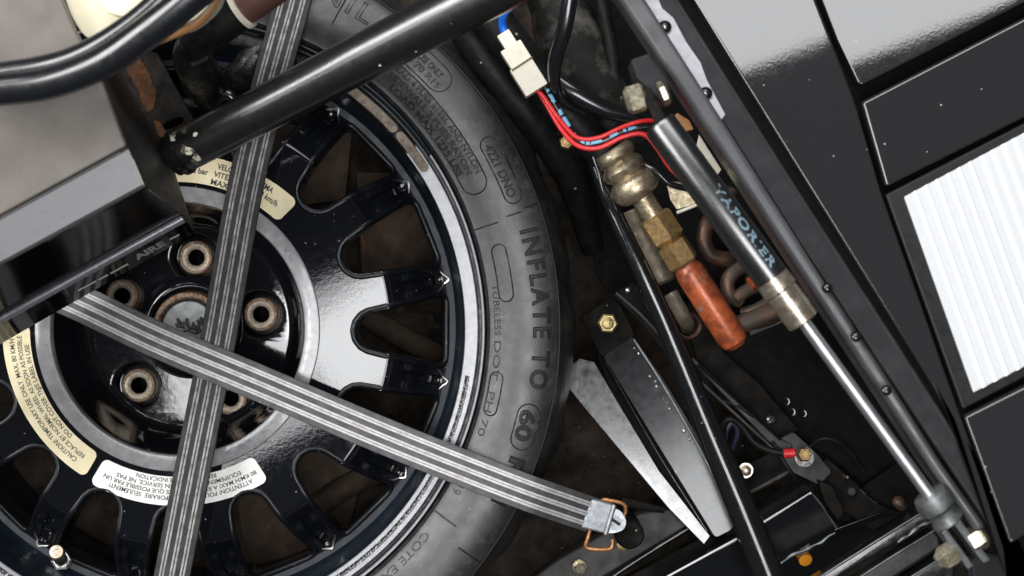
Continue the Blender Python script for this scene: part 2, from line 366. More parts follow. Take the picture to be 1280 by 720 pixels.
# ------------------------------------------------------------ spare wheel
WC = V(214, 412, 0)
wheel = empty('spare_wheel', (WC.x, WC.y, -335), 'black multi-spoke spare wheel with tyre lying flat under two crossed straps', 'spare wheel')
def pol(r, a, z): return (WC.x+r*math.cos(a), WC.y+r*math.sin(a), z)
def revolve_geo(prof, seg=240, fn=None, a0=0, a1=2*math.pi):
    full = abs(a1-a0-2*math.pi) < 1e-6; m = seg if full else seg+1
    vs, fs = [], []
    for i, (r, z) in enumerate(prof):
        for k in range(m):
            a = a0+(a1-a0)*k/seg
            rr = r+(fn(i, a) if fn else 0)
            vs.append(pol(rr, a, z))
    for i in range(len(prof)-1):
        for k in range(seg):
            c = (k+1) % m
            fs.append((i*m+k, i*m+c, (i+1)*m+c, (i+1)*m+k))
    return vs, fs
def revolve(name, prof, mat, parent, seg=240, fn=None, smooth=35, a0=0, a1=2*math.pi):
    v, f = revolve_geo(prof, seg, fn, a0, a1); return mk(name, v, f, mat, parent, smooth)
ph = [random.random()*6.28 for _ in range(6)]
def lobes(i, a):
    if i < 12: return 0
    return 2.2*math.sin(23*a+ph[0])+1.4*math.sin(41*a+ph[1])+1.2*math.sin(9*a+ph[2])
tprof = [(389, -40), (393, -20), (395, -8), (399, -3), (404, -2), (416, 4), (432, 9.5), (450, 11), (468, 7), (480, 2), (484, -1), (487, -7), (488.5, -16), (494, -30), (500, -52), (505.5, -78), (508, -104), (509, -150), (508, -240), (500, -300), (480, -325), (430, -332), (390, -320)]
tprof[11] = (486.5, -9)
tyre = revolve('tyre', tprof, m_rubber, wheel, 300, lobes, 30)
def tz(r): return float(np.interp(r, [p[0] for p in tprof[2:13]], [p[1] for p in tprof[2:13]]))
def arc_text(name, s, r0, a_start, a_end, size, mat, parent, zf, outline=0., extrude=0., lift=.3, space=1.0, res=3, bold=.028):
    """clockwise text, tops outward, stretched between two angles in degrees"""
    co, fs = text_mesh(s, size, outline, extrude, space, res, bold)
    x = co[:, 0]; x0, x1 = x.min(), x.max()
    t = (x-x0)/(x1-x0); a = np.radians(a_start+(a_end-a_start)*t); r = r0+co[:, 1]
    zz = np.array([zf(q) for q in r])+lift+co[:, 2]
    v = np.stack([WC.x+r*np.cos(a), WC.y+r*np.sin(a), zz], 1)
    return mk(name, v, fs, mat, parent, 40)
arc_text('raised_lettering', 'INFLATE TO', 453, 15.8, -9.2, 30, m_letter, tyre, tz, outline=1.05, lift=.6, space=1.25)
arc_text('raised_lettering', '60', 449, -12.6, -17.6, 27, m_letter, tyre, tz, outline=1.05, lift=.6)
arc_text('raised_lettering', 'PSI', 453, -20.2, -28, 27, m_letter, tyre, tz, outline=1.05, lift=.6)
arc_text('raised_lettering', 'NIL', 452, 66, 57, 34, m_letter, tyre, tz, outline=.8, space=1.2)
arc_text('raised_lettering', 'DOT  PH 70', 404, -2, -19, 12, m_letter, tyre, tz, extrude=.4, bold=.0)
arc_text('raised_lettering', 'ATH 19', 404, -23, -30, 16, m_letter, tyre, tz, extrude=.4, bold=.0)
arc_text('raised_lettering', 'COTE EXTERIEUR', 404, -38.5, -60, 14, m_letter, tyre, tz, extrude=.4, bold=.0)
arc_text('raised_lettering', 'TUBELESS', 404, 8, -1, 11, m_letter, tyre, tz, extrude=.3, bold=0.)
arc_text('raised_lettering', '4221 DNO', 452, 30.2, 21.2, 16, m_letter, tyre, tz, extrude=.8)
for k, (s_, r_) in enumerate((('TREAD 4 PLIES STEEL AND NYLON', 428), ('SIDEWALL 2 PLIES RAYON', 417), ('LOAD MAX 1235 LBS', 406))):
    arc_text('raised_lettering', s_, r_, 51-k*1.5, 27+k*.5, 11, m_letter, tyre, tz, extrude=.8)
arc_text('raised_lettering', 'TEMPORARY USE ONLY', 459, 54, 43, 12, m_letter, tyre, tz, extrude=.8)
arc_text('raised_lettering', 'T125 70 R15', 447, 52, 42, 12, m_letter, tyre, tz, extrude=.8)
def capsule(rm, hw, a0, a1, parent, rad=.9):
    a0, a1 = R(a0), R(a1); P = []
    da = hw/rm
    for k in range(25): a = a0+(a1-a0)*k/24; P.append((rm+hw, a))
    sgn = 1 if a1 > a0 else -1
    for k in range(1, 8): q = math.pi*k/8; P.append((rm+hw*math.cos(q), a1+sgn*da*math.sin(q)))
    for k in range(25): a = a1+(a0-a1)*k/24; P.append((rm-hw, a))
    for k in range(1, 8): q = math.pi*k/8; P.append((rm-hw*math.cos(q), a0-sgn*da*math.sin(q)))
    P.append(P[0])
    v, f = tube_geo([Vector(pol(r, a, tz(r)+.2)) for r, a in P], rad, 6, 1, caps=False)
    return mk('moulded_outline', v, f, m_letter, parent, 60)
capsule(421, 16, 50.5, 26, tyre); capsule(459, 11, 30, 21.5, tyre); capsule(421, 9, 13.4, 6.0, tyre)
capsule(459, 14, -13.4, -17.2, tyre); capsule(458, 16, 54, 43, tyre); capsule(411, 8, -8.5, -14, tyre)
for a_, r0_, r1_ in ((18.2, 398, 430), (18.6, 442, 462), (19.0, 466, 486), (-34.5, 398, 432), (-37, 450, 484), (-61, 398, 425), (62, 430, 484)):
    P = [Vector(pol(r, R(a_), tz(r)+.1)) for r in np.linspace(r0_, r1_, 6)]
    tube('mould_line', P, 1.1, m_letter, tyre, 6, 1)
# shoulder scuffs: thin raised bead on the shoulder
revolve('shoulder_bead', [(484.2, -1.5), (485.2, .4), (486.2, .2), (486.9, -3)], m_letter, tyre, 240)

# wheel disc with sixteen windows
K1 = 1.033
trap = np.array([(317, -33.5), (317, 33.5)]+[(243+15*math.cos(R(q)), 15*math.sin(R(q))) for q in (107, 130, 155, 180, 205, 230, 253)])*K1; RR = 8.5*K1
def sdf(r, a):
    st = 2*math.pi/16; a = a-R(-.6); a = (a+st/2) % st-st/2
    p = np.array([r*math.cos(a), r*math.sin(a)]); d = 1e9; inside = True
    for i in range(len(trap)):
        A = trap[i]; B = trap[(i+1) % len(trap)]; e = B-A; wv = p-A
        t = max(0, min(1, wv.dot(e)/e.dot(e))); d = min(d, np.linalg.norm(wv-e*t))
        if e[0]*wv[1]-e[1]*wv[0] < 0: inside = False
    return (-d if inside else d)-RR
def sm(x, a, b): t = max(0, min(1, (x-a)/(b-a))); return t*t*(3-2*t)
def disc_z(r, a, s):
    st = 2*math.pi/16; b = a-R(-.6)+st/2; b = (b+st/2) % st-st/2; tt = abs(r*math.sin(b))
    z = -42-22*sm(r, 270, 298)-59*sm(r, 294, 345)
    if r > 284: z -= 7*sm(r, 284, 300)*(1-sm(tt, 3.5, 7))*(1-sm(r, 332, 342))
    return z
st = 2*math.pi/16; NT = 60; rs = np.linspace(182, 344, 100)
sec_v, sec_s = [], []
for i, r in enumerate(rs):
    for k in range(NT+1):
        a = R(-.6)-st/2+st*k/NT; rr, aa = r, a
        for _ in range(3):
            s_ = sdf(rr, aa)
            if abs(s_) < 1.7 and 0 < k < NT:
                e = .05
                gr = (sdf(rr+e, aa)-sdf(rr-e, aa))/(2*e); ga = (sdf(rr, aa+e/rr)-sdf(rr, aa-e/rr))/(2*e)
                q = gr*gr+ga*ga+1e-9; rr -= s_*gr/q; aa -= s_*ga/q/rr
        s_ = sdf(rr, aa); sec_s.append(s_); sec_v.append((rr, aa, disc_z(rr, aa, s_)))
quads = []; bedge = {}
def vid(i, k): return i*(NT+1)+k
for i in range(len(rs)-1):
    for k in range(NT):
        q = (vid(i, k), vid(i, k+1), vid(i+1, k+1), vid(i+1, k))
        if min(sec_s[j] for j in q) < -.4: continue
        quads.append(q)
        for j in range(4):
            e = tuple(sorted((q[j], q[(j+1) % 4]))); bedge[e] = bedge.get(e, 0)+1
walls = [e for e, c_ in bedge.items() if c_ == 1 and abs(sec_s[e[0]]) < .6 and abs(sec_s[e[1]]) < .6]
parts = []
for sct in range(16):
    vv = [pol(r, a+sct*st, z) for r, a, z in sec_v]; ff = list(quads); wv = {}
    for a_, b_ in walls:
        for j in (a_, b_):
            if j not in wv:
                r, a, z = sec_v[j]; wv[j] = len(vv); vv.append(pol(r, a+sct*st, z-62))
        ff.append((a_, b_, wv[b_], wv[a_]))
    parts.append((vv, ff))
v, f = joinmesh(parts)
me = bpy.data.meshes.new('wheel_disc'); me.from_pydata(v, [], f)
bm = bmesh.new(); bm.from_mesh(me); bmesh.ops.remove_doubles(bm, verts=bm.verts, dist=.02)
loose = [q for q in bm.verts if not q.link_faces]; bmesh.ops.delete(bm, geom=loose, context='VERTS')
bmesh.ops.recalc_face_normals(bm, faces=bm.faces); bm.to_mesh(me); bm.free()
disc = finish('wheel_disc', me, m_gloss2, wheel, 35)
def win_outline(off):
    P = []; cor = list(trap); m = len(cor)
    for i in range(m):
        c = cor[i]; e0 = c-cor[i-1]; e1 = cor[(i+1) % m]-c
        n0 = math.atan2(-e0[0], e0[1]); n1 = math.atan2(-e1[0], e1[1])
        while n1 < n0: n1 += 2*math.pi
        nq = 8 if n1-n0 > .6 else 3
        for k in range(nq+1):
            q = n0+(n1-n0)*k/nq; P.append((c[0]+(RR+off)*math.cos(q), c[1]+(RR+off)*math.sin(q)))
        nx = cor[(i+1) % m]; q_ = max(2, int((nx-c).dot(nx-c)**.5/7))
        for k in range(1, q_):
            t = k/q_; b = c+(nx-c)*t; P.append((b[0]+(RR+off)*math.cos(n1), b[1]+(RR+off)*math.sin(n1)))
    return P
wo = win_outline(3.4)
for k in range(16):
    pts = []
    for x_, y_ in wo+wo[:2]:
        r = math.hypot(x_, y_); a = math.atan2(y_, x_)+R(-.6)+k*st
        pts.append(Vector(pol(r, a, disc_z(min(r, 344), a, 20)-3.6)))
    v, f = tube_geo(pts, 5.0, 12, 1, caps=False)
    mk('window_edge', v, f, m_edgeblk, disc, 60)
revolve('barrel', [(343.6, -123.0), (352, -122), (356, -117), (361, -90), (364, -45), (366, -30), (367, -26), (384, -25), (385, -31), (387.5, -31), (388.5, -12), (390.5, -8), (392.5, -9), (394, -16), (395, -40)], m_barrel, wheel)
revolve('rim_flange', [(388.2, -13), (388.6, -10.0), (389.4, -7.4), (391.4, -7.0), (392.0, -8.6)], m_lip, wheel, 240, None, 35, R(37-300), R(34))  # bright flange line drawn with the lip's reflection colour
revolve('barrel_back', [(352, -122), (352, -180), (340, -250), (345, -322), (392, -322)], m_barrel, wheel, 120)
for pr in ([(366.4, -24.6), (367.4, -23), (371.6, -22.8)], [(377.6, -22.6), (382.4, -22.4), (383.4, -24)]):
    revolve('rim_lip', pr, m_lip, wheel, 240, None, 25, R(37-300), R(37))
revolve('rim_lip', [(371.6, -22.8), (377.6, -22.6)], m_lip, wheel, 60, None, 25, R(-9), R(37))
revolve('lip_broken_reflection', [(371.6, -22.8), (374.6, -23.6), (377.6, -22.6)], m_fleck, wheel, 240, None, 25, R(37-300), R(-9))  # broken part of the lip's reflection, put in as flecked colour
revolve('rim_lip', [(366.4, -24.6), (368, -23), (382.4, -22.2), (384, -24)], m_grease, wheel, 60, None, 60, R(37.4), R(96))  # lip arc without reflection, given a dark colour
for a0, a1, s_ in ((54, 42.5, 'CROSSELLINO'), (40.5, 33.0, 'TECNICA')):
    hw = 6.0; P = []
    nn = 16
    for k in range(nn+1): P.append((375+hw, R(a0+(a1-a0)*k/nn)))
    for k in range(1, 6): q = math.pi*k/6; P.append((375+hw*math.cos(q), R(a1)-hw/375*math.sin(q)))
    for k in range(nn+1): P.append((375-hw, R(a1+(a0-a1)*k/nn)))
    for k in range(1, 6): q = math.pi*k/6; P.append((375-hw*math.cos(q), R(a0)+hw/375*math.sin(q)))
    pl = prism('cast_plaque', [Vector(pol(r, a, -18.6)) for r, a in P], 4, m_plaque, wheel, .6, 1)
    arc_text('cast_lettering', s_, 371.5, a0-.3, a1+.3, 10.5, m_plaque, pl, lambda q: -18.6, extrude=.7)
# highlight where each spoke meets the barrel, shaped as bright steel beads
for k in range(16):
    a = R(10.65)+k*st; rw = random.Random(k)
    def sp(r, t): s_ = t/r; return Vector(pol(r, a+s_, disc_z(r, a+s_, 20)+1.2))
    sh = 1 if k % 2 else -1
    P = [sp(331, 15*sh), sp(337, 11*sh), sp(341, 6*sh), sp(346+rw.random()*3, 1*sh), sp(343, -6*sh), sp(340, -11*sh)]
    tube('chip_or_glint', P, [.5, 1.5, 1.2, 2.2, 1.3, .5], m_steel, disc, 7, 4)
# ring, hub wall, hub plate
revolve('hub_ring', [(160.5, -56), (161, -46), (162.5, -43.2), (180, -42.5), (181.3, -43), (182.5, -47)], m_ring, wheel, 200, None, 25)
revolve('hub_wall', [(161, -54), (158, -66), (150, -110), (138, -142), (131, -150), (126, -151)], m_gloss, wheel, 200, None, 60)
lugc = [(91, 93), (91, 21.5), (94, -53.5), (95, -131), (95, 154)]
lug_px = [(245, 322), (326, 393), (288, 498), (173, 482), (152, 370)]
zl = -165
lugw = []
for (x, y) in lug_px:
    p = V(x, y, zl); lugw.append((p.x-WC.x, p.y-WC.y))
co, fsx = curve_sheet([circ(0, 0, 131, 120), circ(0, 0, 50, 72)]+[circ(x, y, 33, 48) for x, y in lugw], 6, 1.5)
co[:, 0] += WC.x; co[:, 1] += WC.y; co[:, 2] += -150
hub = mk('hub_plate', co, fsx, m_gloss, wheel, 35)
wn = hub.modifiers.new('wn', 'WEIGHTED_NORMAL'); wn.weight = 100; wn.keep_sharp = True
revolve('hub_boss', [(69, -150.5), (66, -147), (60, -143), (56, -141), (53, -142), (51, -150), (50, -170)], m_gloss, wheel, 120, None, 50)
for (x, y) in lugw:
    P0 = (WC.x+x, WC.y+y, 0)
    well = lathe('lug_well', P0, (0, 0, 1), [(-230, 11), (-182, 23), (-181, 27.5), (-174, 29.5), (-158, 31.5), (-151.5, 32.6), (-149.6, 33.4), (-149.4, 34.6)], m_gloss, wheel, 40, 0, 50, False)
    seat = lathe('lug_seat', P0, (0, 0, 1), [(-182, 23.2), (-166, 22.4), (-164.2, 20.8), (-164.4, 18), (-165.5, 14), (-167, 12), (-169, 11)], m_seat, wheel, 40, 0, 50, False)
    lathe('hole_wall', P0, (0, 0, 1), [(-168.5, 11.1), (-175, 10.6), (-235, 10.4)], m_dark, wheel, 32, 0, 50, False)  # darkness of the through hole put into the wall's black colour
    lathe('rust_edge', P0, (0, 0, 1), [(-170, 23.0), (-165, 22.7), (-163.4, 20.8), (-163.8, 18.4), (-165, 17.6)], m_rust, seat, 40, 0, 50, False)
    lathe('bolt_hole', P0, (0, 0, 1), [(-232, 0), (-232, 11)], m_dark, wheel, 20, 0, 50, False)
cap = lathe('centre_cap', (WC.x, WC.y, 0), (0, 0, 1), [(-150, 36.5), (-134, 36), (-131, 34), (-130, 20), (-129.5, 0)], m_zinc, wheel, 60, 0, 50)
lathe('cap_ring', (WC.x, WC.y, 0), (0, 0, 1), [(-160, 48), (-133, 47.4), (-129.5, 45.5), (-129, 41), (-131, 38), (-140, 36.8)], m_rust, cap, 60, 0, 50, False)
rr = random.Random(3); sv = []
for x0, y0, ln, an in ((-14, 12, 14, -70), (-9, 8, 11, -30), (-3, 11, 12, -80), (0, 4, 13, -45), (6, 6, 13, -75), (9, 10, 11, -20), (-15, 1, 9, -15), (12, 4, 13, -100), (-8, -3, 16, -10), (2, -6, 15, 15), (15, 12, 9, -60), (-16, 5, 8, -50)):
    a = R(an); p = [Vector((WC.x+x0+ln*t*math.cos(a)+rr.uniform(-2, 2), WC.y+y0+ln*t*math.sin(a)+rr.uniform(-2, 2), -128.9)) for t in (0, .4, .7, 1)]
    sv.append(tube_geo(p, [1.6, 2.8, 2.2, .8], 6, 4))
v, f = joinmesh(sv); mk('cap_emblem', v, f, m_ink, cap)
# labels on the disc
def sticker(r0, r1, a0, a1, mat, label, rc=8):
    P = []; nn = 30
    def corner(rc_, ac, q0, sg):
        for k in range(6):
            q = q0+sg*math.pi/2*k/5; P.append((rc_+rc*math.cos(q), ac+rc*math.sin(q)/rc_))
    A0, A1 = R(a0), R(a1)      # a0 < a1
    corner(r1-rc, A0+rc/r1, -math.pi/2, 1)
    for k in range(1, nn): P.append((r1, A0+(A1-A0)*k/nn)) if A0+rc/r1 < A0+(A1-A0)*k/nn < A1-rc/r1 else None
    corner(r1-rc, A1-rc/r1, 0, 1)
    corner(r0+rc, A1-rc/r0, math.pi/2, 1)
    for k in range(nn-1, 0, -1): P.append((r0, A0+(A1-A0)*k/nn)) if A0+rc/r0 < A0+(A1-A0)*k/nn < A1-rc/r0 else None
    corner(r0+rc, A0+rc/r0, math.pi, 1)
    n_ = len(P); fc = [tuple(range(n_))]
    pts = [Vector(pol(r, a, -40.9)) for r, a in P]
    o = prism('sticker', pts, .9, mat, wheel, 0); o['label'] = label; return o
LZ = lambda q: -40.9
s1 = sticker(187, 222, 178.5, 238.0, m_cream, 'long yellowed caution sticker')
arc_text('print', 'CAUTION! TEMPORARY USE ONLY  MAX. 80 KM/H', 207.5, 232.5, 183.5, 8.6, m_ink, s1, LZ, extrude=.05, lift=.15, bold=.016)
arc_text('print', 'REPLACE BY NORMAL WHEEL AS SOON AS POSSIBLE', 198, 234, 182.5, 8.2, m_ink, s1, LZ, extrude=.05, lift=.15, bold=.016)
arc_text('print', 'DO NOT COVER THIS LABEL IN USE', 189.3, 225.5, 186, 8.2, m_ink, s1, LZ, extrude=.05, lift=.15, bold=.016)
s2 = sticker(188, 225, 240.6, 301, m_white, 'white French warning sticker')
arc_text('print', 'ATTENTION! POUR USAGE TEMPORAIRE  SEULEMENT!', 212.5, 296.5, 246.5, 8.0, m_ink, s2, LZ, extrude=.05, lift=.15, bold=.016)
arc_text('print', '80 KM/H MAX! A REMPLACER DES QUE POSSIBLE PAR UN', 205, 299, 243.5, 7.6, m_ink, s2, LZ, extrude=.05, lift=.15, bold=.016)
arc_text('print', 'EQUIPEMENT NORMAL EN SERVICE, NE PAS', 197.4, 294, 247.5, 7.6, m_ink, s2, LZ, extrude=.05, lift=.15, bold=.016)
arc_text('print', 'RECOUVRIR CETTE INDICATION.', 189.8, 285, 254, 7.6, m_ink, s2, LZ, extrude=.05, lift=.15, bold=.016)
s3 = sticker(187, 223, 46.5, 112, m_cream, 'yellowed Italian speed sticker')
arc_text('print', 'VELOCITA MASSIMA', 210, 76, 55, 10, m_ink, s3, LZ, extrude=.05, lift=.15)
arc_text('print', '4,2 bar   VITESSE MAX 80 km/h', 199.5, 86.5, 51, 10, m_ink, s3, LZ, extrude=.05, lift=.15)
arc_text('print', 'MAX. SPEED', 189, 77, 60, 10, m_ink, s3, LZ, extrude=.05, lift=.15)
# valve
vp = V(78, 702, -118)
val = empty('valve_tmp', (0, 0, 0), '', ''); bpy.data.objects.remove(val)
vdir = (V(71, 691, -75)-vp).normalized()
valve = hexhead('valve_nut', vp, vdir, 14, 9, m_steel, wheel, .3, None)
lathe('valve_stem', vp+vdir*9, vdir, [(0, 9), (10, 8.5), (14, 6.5), (30, 6.2)], m_steel, valve, 20)
lathe('valve_cap', vp+vdir*36, vdir, [(0, 8), (1, 10), (14, 10), (16, 8.5), (16.2, 3.4), (14.5, 2.8), (14.5, 0)], m_tanmetal, valve, 24)

# ------------------------------------------------------------ straps
def ribbon_geo(P, half, t0, t1, off=0.0, res=10, zoff=0.0):
    """a flat band along P (points in the drawing with z); half = half-width, off = sideways shift"""
    pts, par = catmull([V(*p) for p in P], res); vs, fs = [], []
    for i, p in enumerate(pts):
        T = (pts[min(i+1, len(pts)-1)]-pts[max(i-1, 0)]).normalized()
        s = Vector((T.y, -T.x, 0)).normalized(); nrm = s.cross(T).normalized()
        if nrm.z < 0: nrm = -nrm
        c = p+s*off+nrm*zoff; b = min(.9, (t1-t0)*.45)
        for dx, dz in ((-half, t0), (-half, t1-b), (-half+b, t1), (half-b, t1), (half, t1-b), (half, t0)):
            vs.append(c+s*dx+nrm*dz)
    m = 6
    for i in range(len(pts)-1):
        for k in range(m):
            a = i*m+k; b = i*m+(k+1) % m; fs.append((a, b, b+m, a+m))
    fs.append(tuple(range(m))); fs.append(tuple((len(pts)-1)*m+k for k in range(m)))
    return vs, fs
def strap(label, P, half, mband, mrib, pitch, ribw, gap):
    pm = V(*P[len(P)//2])
    t = empty('strap', (pm.x, pm.y, pm.z), label, 'strap', 'rubber straps holding the spare wheel down')
    v, f = ribbon_geo(P, half, 0, 5); mk('strap_band', v, f, mband, t, 30)
    for k in (-1, 0, 1):
        g = [ribbon_geo(P, ribw, 4.6, 6.6, off=k*pitch+d) for d in (-gap, gap)]
        v, f = joinmesh(g); mk('rib', v, f, mrib, t, 30)
    return t
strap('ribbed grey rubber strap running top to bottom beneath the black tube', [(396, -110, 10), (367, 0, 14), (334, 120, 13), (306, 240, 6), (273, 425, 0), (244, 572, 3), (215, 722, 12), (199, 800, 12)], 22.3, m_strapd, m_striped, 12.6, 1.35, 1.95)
P2 = [(20, 345, 16), (97, 377, 12), (200, 426, 9), (320, 477, 8), (480, 545, 10), (600, 593, 16), (660, 616, 13), (700, 630, -14), (738, 643, -48)]
st2 = strap('lighter ribbed grey strap running diagonally to a metal buckle', P2, 22.5, m_strap, m_stripe, 12.6, 1.45, 1.7)
# buckle
bk = V(752, 646, -50)
buck = empty('strap_buckle', (bk.x, bk.y, -120), 'zinc strap buckle with rusty wire hook at the strap end', 'buckle')
zb = -42
prism('clamp_plate', [V(x, y, z) for x, y, z in ((738, 622, -36), (770, 632, -40), (759, 668, -40), (726, 660, -36))], 16, m_buckle, buck, 3, 2)
prism('clamp_tongue', flat(roundpoly([(768, 634), (778, 640), (784, 652), (780, 663), (768, 667), (756, 667)], 6), -46), 10, m_buckle, buck, 3, 2)
tube('tongue_slot', [V(758, 646, -44.5), V(766, 650, -44.5), V(775, 656, -44.5)], 2.0, m_ink, buck, 6)
tube('clamp_fold', [V(768, 631, -36), V(757, 668, -36)], 3.0, m_buckle, buck, 8)
hw_ = [(766, 674, -62), (764, 685, -62), (750, 687, -60), (733, 684, -60), (735, 672, -58), (740, 655, -60), (751, 627, -58), (764, 626, -56), (779, 630, -58), (782, 638, -60), (778, 650, -62)]
tube('hook_wire', [V(*p) for p in hw_], 2.6, m_orust, buck, 10, 6)
cb = V(784, 662, -130)
anchor = empty('anchor_peg', (cb.x, cb.y, -330), 'round black anchor peg under the zinc strap buckle', 'peg')
lathe('peg_body', (cb.x, cb.y, 0), (0, 0, 1), [(-330, 19), (-80, 19), (-74, 16.5), (-73, 0)], m_chmatt, anchor, 28)
tube('peg_arm', [V(776, 628, -110), V(800, 632, -112), V(830, 638, -120)], [8, 6, 4], m_chmatt, anchor, 10)
lathe('peg_nut', V(778, 681, -110), (0, 0, 1), [(0, 8), (6, 8), (7, 6)], m_gold, anchor, 6)

# ------------------------------------------------------------ diagonal tube with end bracket
tA, tB, tC = V(228, 190, 110), V(320, 141, 140), V(516, 39.5, 195)
d_ = (tC-tB).normalized(); tA = tB-d_*105; tD = tC+d_*260
brace = empty('brace_tube', tA, 'thick black round tube crossing the top of the wheel at a slant', 'tube')
L_ = (tD-tA).length
lathe('tube_body', tA, d_, [(0, 24), (3, 26.4), (L_, 31)], m_satin, brace, 48)
lathe('end_collar', tA-d_*16, d_, [(0, 22), (2, 25.5), (18, 25.5), (20, 23)], m_chmatt, brace, 36)
ct = lathe('cable_tie', tA+d_*-6, d_, [(0, 28), (.5, 29), (7.5, 29), (8, 28)], m_chassis, brace, 36)
prism('tie_lock', flat([(228, 203), (240, 198), (245, 210), (233, 216)], 60), 14, m_chassis, ct, 2)
prism('tie_face', flat([(221, 183), (229, 180), (236, 196), (228, 199)], 92), 4, m_zinc, ct, 1)
rr = random.Random(11)
for k in range(16):
    s_ = 16+rr.gauss(0, 8) if k < 12 else rr.uniform(100, 480); s_ = max(4, s_)
    side = d_.cross(Vector((0, 0, 1))).normalized(); up = side.cross(d_).normalized()
    a = R(rr.uniform(35, 145) if k < 12 else rr.uniform(20, 60)); nn_ = side*math.cos(a)+up*math.sin(a)
    tn = d_.cross(nn_); base = tA+d_*s_+nn_*(26.4+s_/L_*4.6); q = rr.uniform(2, 7) if k < 12 else rr.uniform(.8, 1.8)
    pts = [base+d_*(q*rr.uniform(.5, 1.3)*math.cos(j))+tn*(q*rr.uniform(.5, 1.3)*math.sin(j)) for j in np.linspace(0, 5.4, 8)]
    pts = [tA+d_*((p-tA).dot(d_))+((p-tA)-d_*((p-tA).dot(d_))).normalized()*(26.65+4.6*(p-tA).dot(d_)/L_) for p in pts]
    mk('chip_or_glint', pts, [tuple(range(8))], m_ivory if k % 2 else m_tanmetal, brace, 0)

# rusty bracket
ol = [(118, 62), (160, 58), (196, 66), (243, 150), (216, 192), (196, 184), (150, 108)]
slot = roundpoly([(203, 157), (209, 150), (224, 145), (229, 148), (228, 154), (216, 160), (206, 162)], 4)
def to_xy(pl, z): return [(V(x, y, z).x, V(x, y, z).y) for x, y in pl]
co, fsx = curve_sheet([to_xy(ol, 60), to_xy(slot, 60)], 8, 1.2); co[:, 2] += 60
rb = mk('mounting_bracket', co, fsx, m_brrust, None, 35)
tag(rb, 'slotted dark bracket with a long brown rust patch near the tube end', 'bracket')
rpp = [(154, 72), (165, 66), (176, 72), (190, 100), (197, 122), (190, 140), (183, 138), (172, 112), (160, 90)]
rng = random.Random(5)
rpp = [(x+rng.uniform(-1.5, 1.5), y+rng.uniform(-1.5, 1.5)) for x, y in roundpoly(rpp, 8)]
prism('rust_patch', flat(rpp, 61.2), 1.0, m_rustpatch, rb, .4, 1)
prism('rust_patch', flat([(192, 150), (200, 152), (212, 172), (208, 178), (197, 168)], 61.2), 1.0, m_rustpatch, rb, .4, 1)

# ------------------------------------------------------------ black cover box with its reflection coloured grey, lower left of the top corner
bx0 = V(60, 250, 100)
box = empty('cover_box', (bx0.x, bx0.y, 100), 'plastic cover box with its sky reflection coloured taupe grey and black front edge left of the tube', 'cover box')
zt = 330
prism('top_panel', flat([(-90, -140), (30, -140), (76, -4), (92, 34), (124, 94), (158, 182), (-90, 319)], zt), 12, m_taupe, box, 3, 3)
tube('panel_seam', [V(152, 190, zt-4), V(-90, 323, zt-4)], 2.0, m_ink, box, 8)
def strip(name, rows, mat, parent, smooth=40):
    vs = []; fs = []
    for l, r in rows: vs += [V(*l), V(*r)]
    for i in range(len(rows)-1): fs.append((2*i, 2*i+1, 2*i+3, 2*i+2))
    return mk(name, vs, fs, mat, parent, smooth)
strip('front_lip', [((-90, 321, zt-10), (160, 184, zt-10)), ((-90, 325, zt-2), (161, 187, zt-2)), ((-90, 376, zt-10), (179, 230, zt-10)), ((-90, 381, zt-18), (181, 234, zt-18))], m_grey, box, 40)
fr = [((-90, 380, zt-16), (181, 233, zt-16)), ((-90, 384, zt-30), (184, 236, zt-30))]
fr += [((-90, 448, 150), (229, 269, 150))]
strip('front_face', fr, m_blackpl, box, 40)
tube('front_ridge', [V(-90, 449, 149), V(60, 366, 149), V(229, 273, 149)], 5.5, m_edge, box, 14, 2)
strip('lower_face', [((-90, 454, 146), (232, 275, 146)), ((-90, 482, 62), (243, 291, 62)), ((-90, 470, 50), (238, 284, 50))], m_blackpl, box)
vs = [V(124, 94, zt-6), V(160, 183, zt-6), V(181, 233, zt-16), V(229, 269, 150), V(234, 275, 146), V(244, 291, 60), V(212, 196, 80), V(150, 92, 80), V(92, 34, 100), V(92, 34, zt-6)]
mk('side_panel', [vs[0], vs[1], vs[2], vs[3], vs[4], vs[5], vs[6], vs[7]], [(0, 1, 7), (1, 6, 7), (1, 2, 6), (2, 3, 6), (3, 4, 5, 6)], m_brownpl, box, 20)
# printed words along the lower front face
def line_text(s, p0, p1, h, mat, parent, name='print', n=None, lift=.6):
    co, fs = text_mesh(s, 10, 0, .02, bold=.045)
    x0, x1 = co[:, 0].min(), co[:, 0].max(); d = p1-p0; T = d.normalized()
    up = (n.cross(T)).normalized()
    v = [p0+d*((c[0]-x0)/(x1-x0))+up*(c[1]/7*h)+n*lift for c in co]
    return mk(name, v, fs, mat, parent, 0)
nf = ((V(232, 275, 146)-V(-90, 454, 146)).cross(V(243, 291, 62)-V(232, 275, 146)))
nf.normalize(); nf = nf if nf.z > 0 else -nf
def onlow(x0, y0): return Vp(x0, y0, V(232, 275, 146), nf)
for (xa, ya, xb, yb) in ((98, 363.5, 121, 351.5), (124, 350, 136, 343.5), (139, 342, 161, 330), (212, 300, 224, 294)):
    a, b = onlow(xa, ya), onlow(xb, yb); T = (b-a).normalized(); up = nf.cross(T).normalized()
    h = 10
    mk('print', [a+nf*.6, b+nf*.6, b+up*h+nf*.6, a+up*h+nf*.6], [(0, 1, 2, 3)], m_printw, box, 0)
line_text('AIRE', onlow(171, 325), onlow(208, 305), 30, m_printw, box, n=nf)

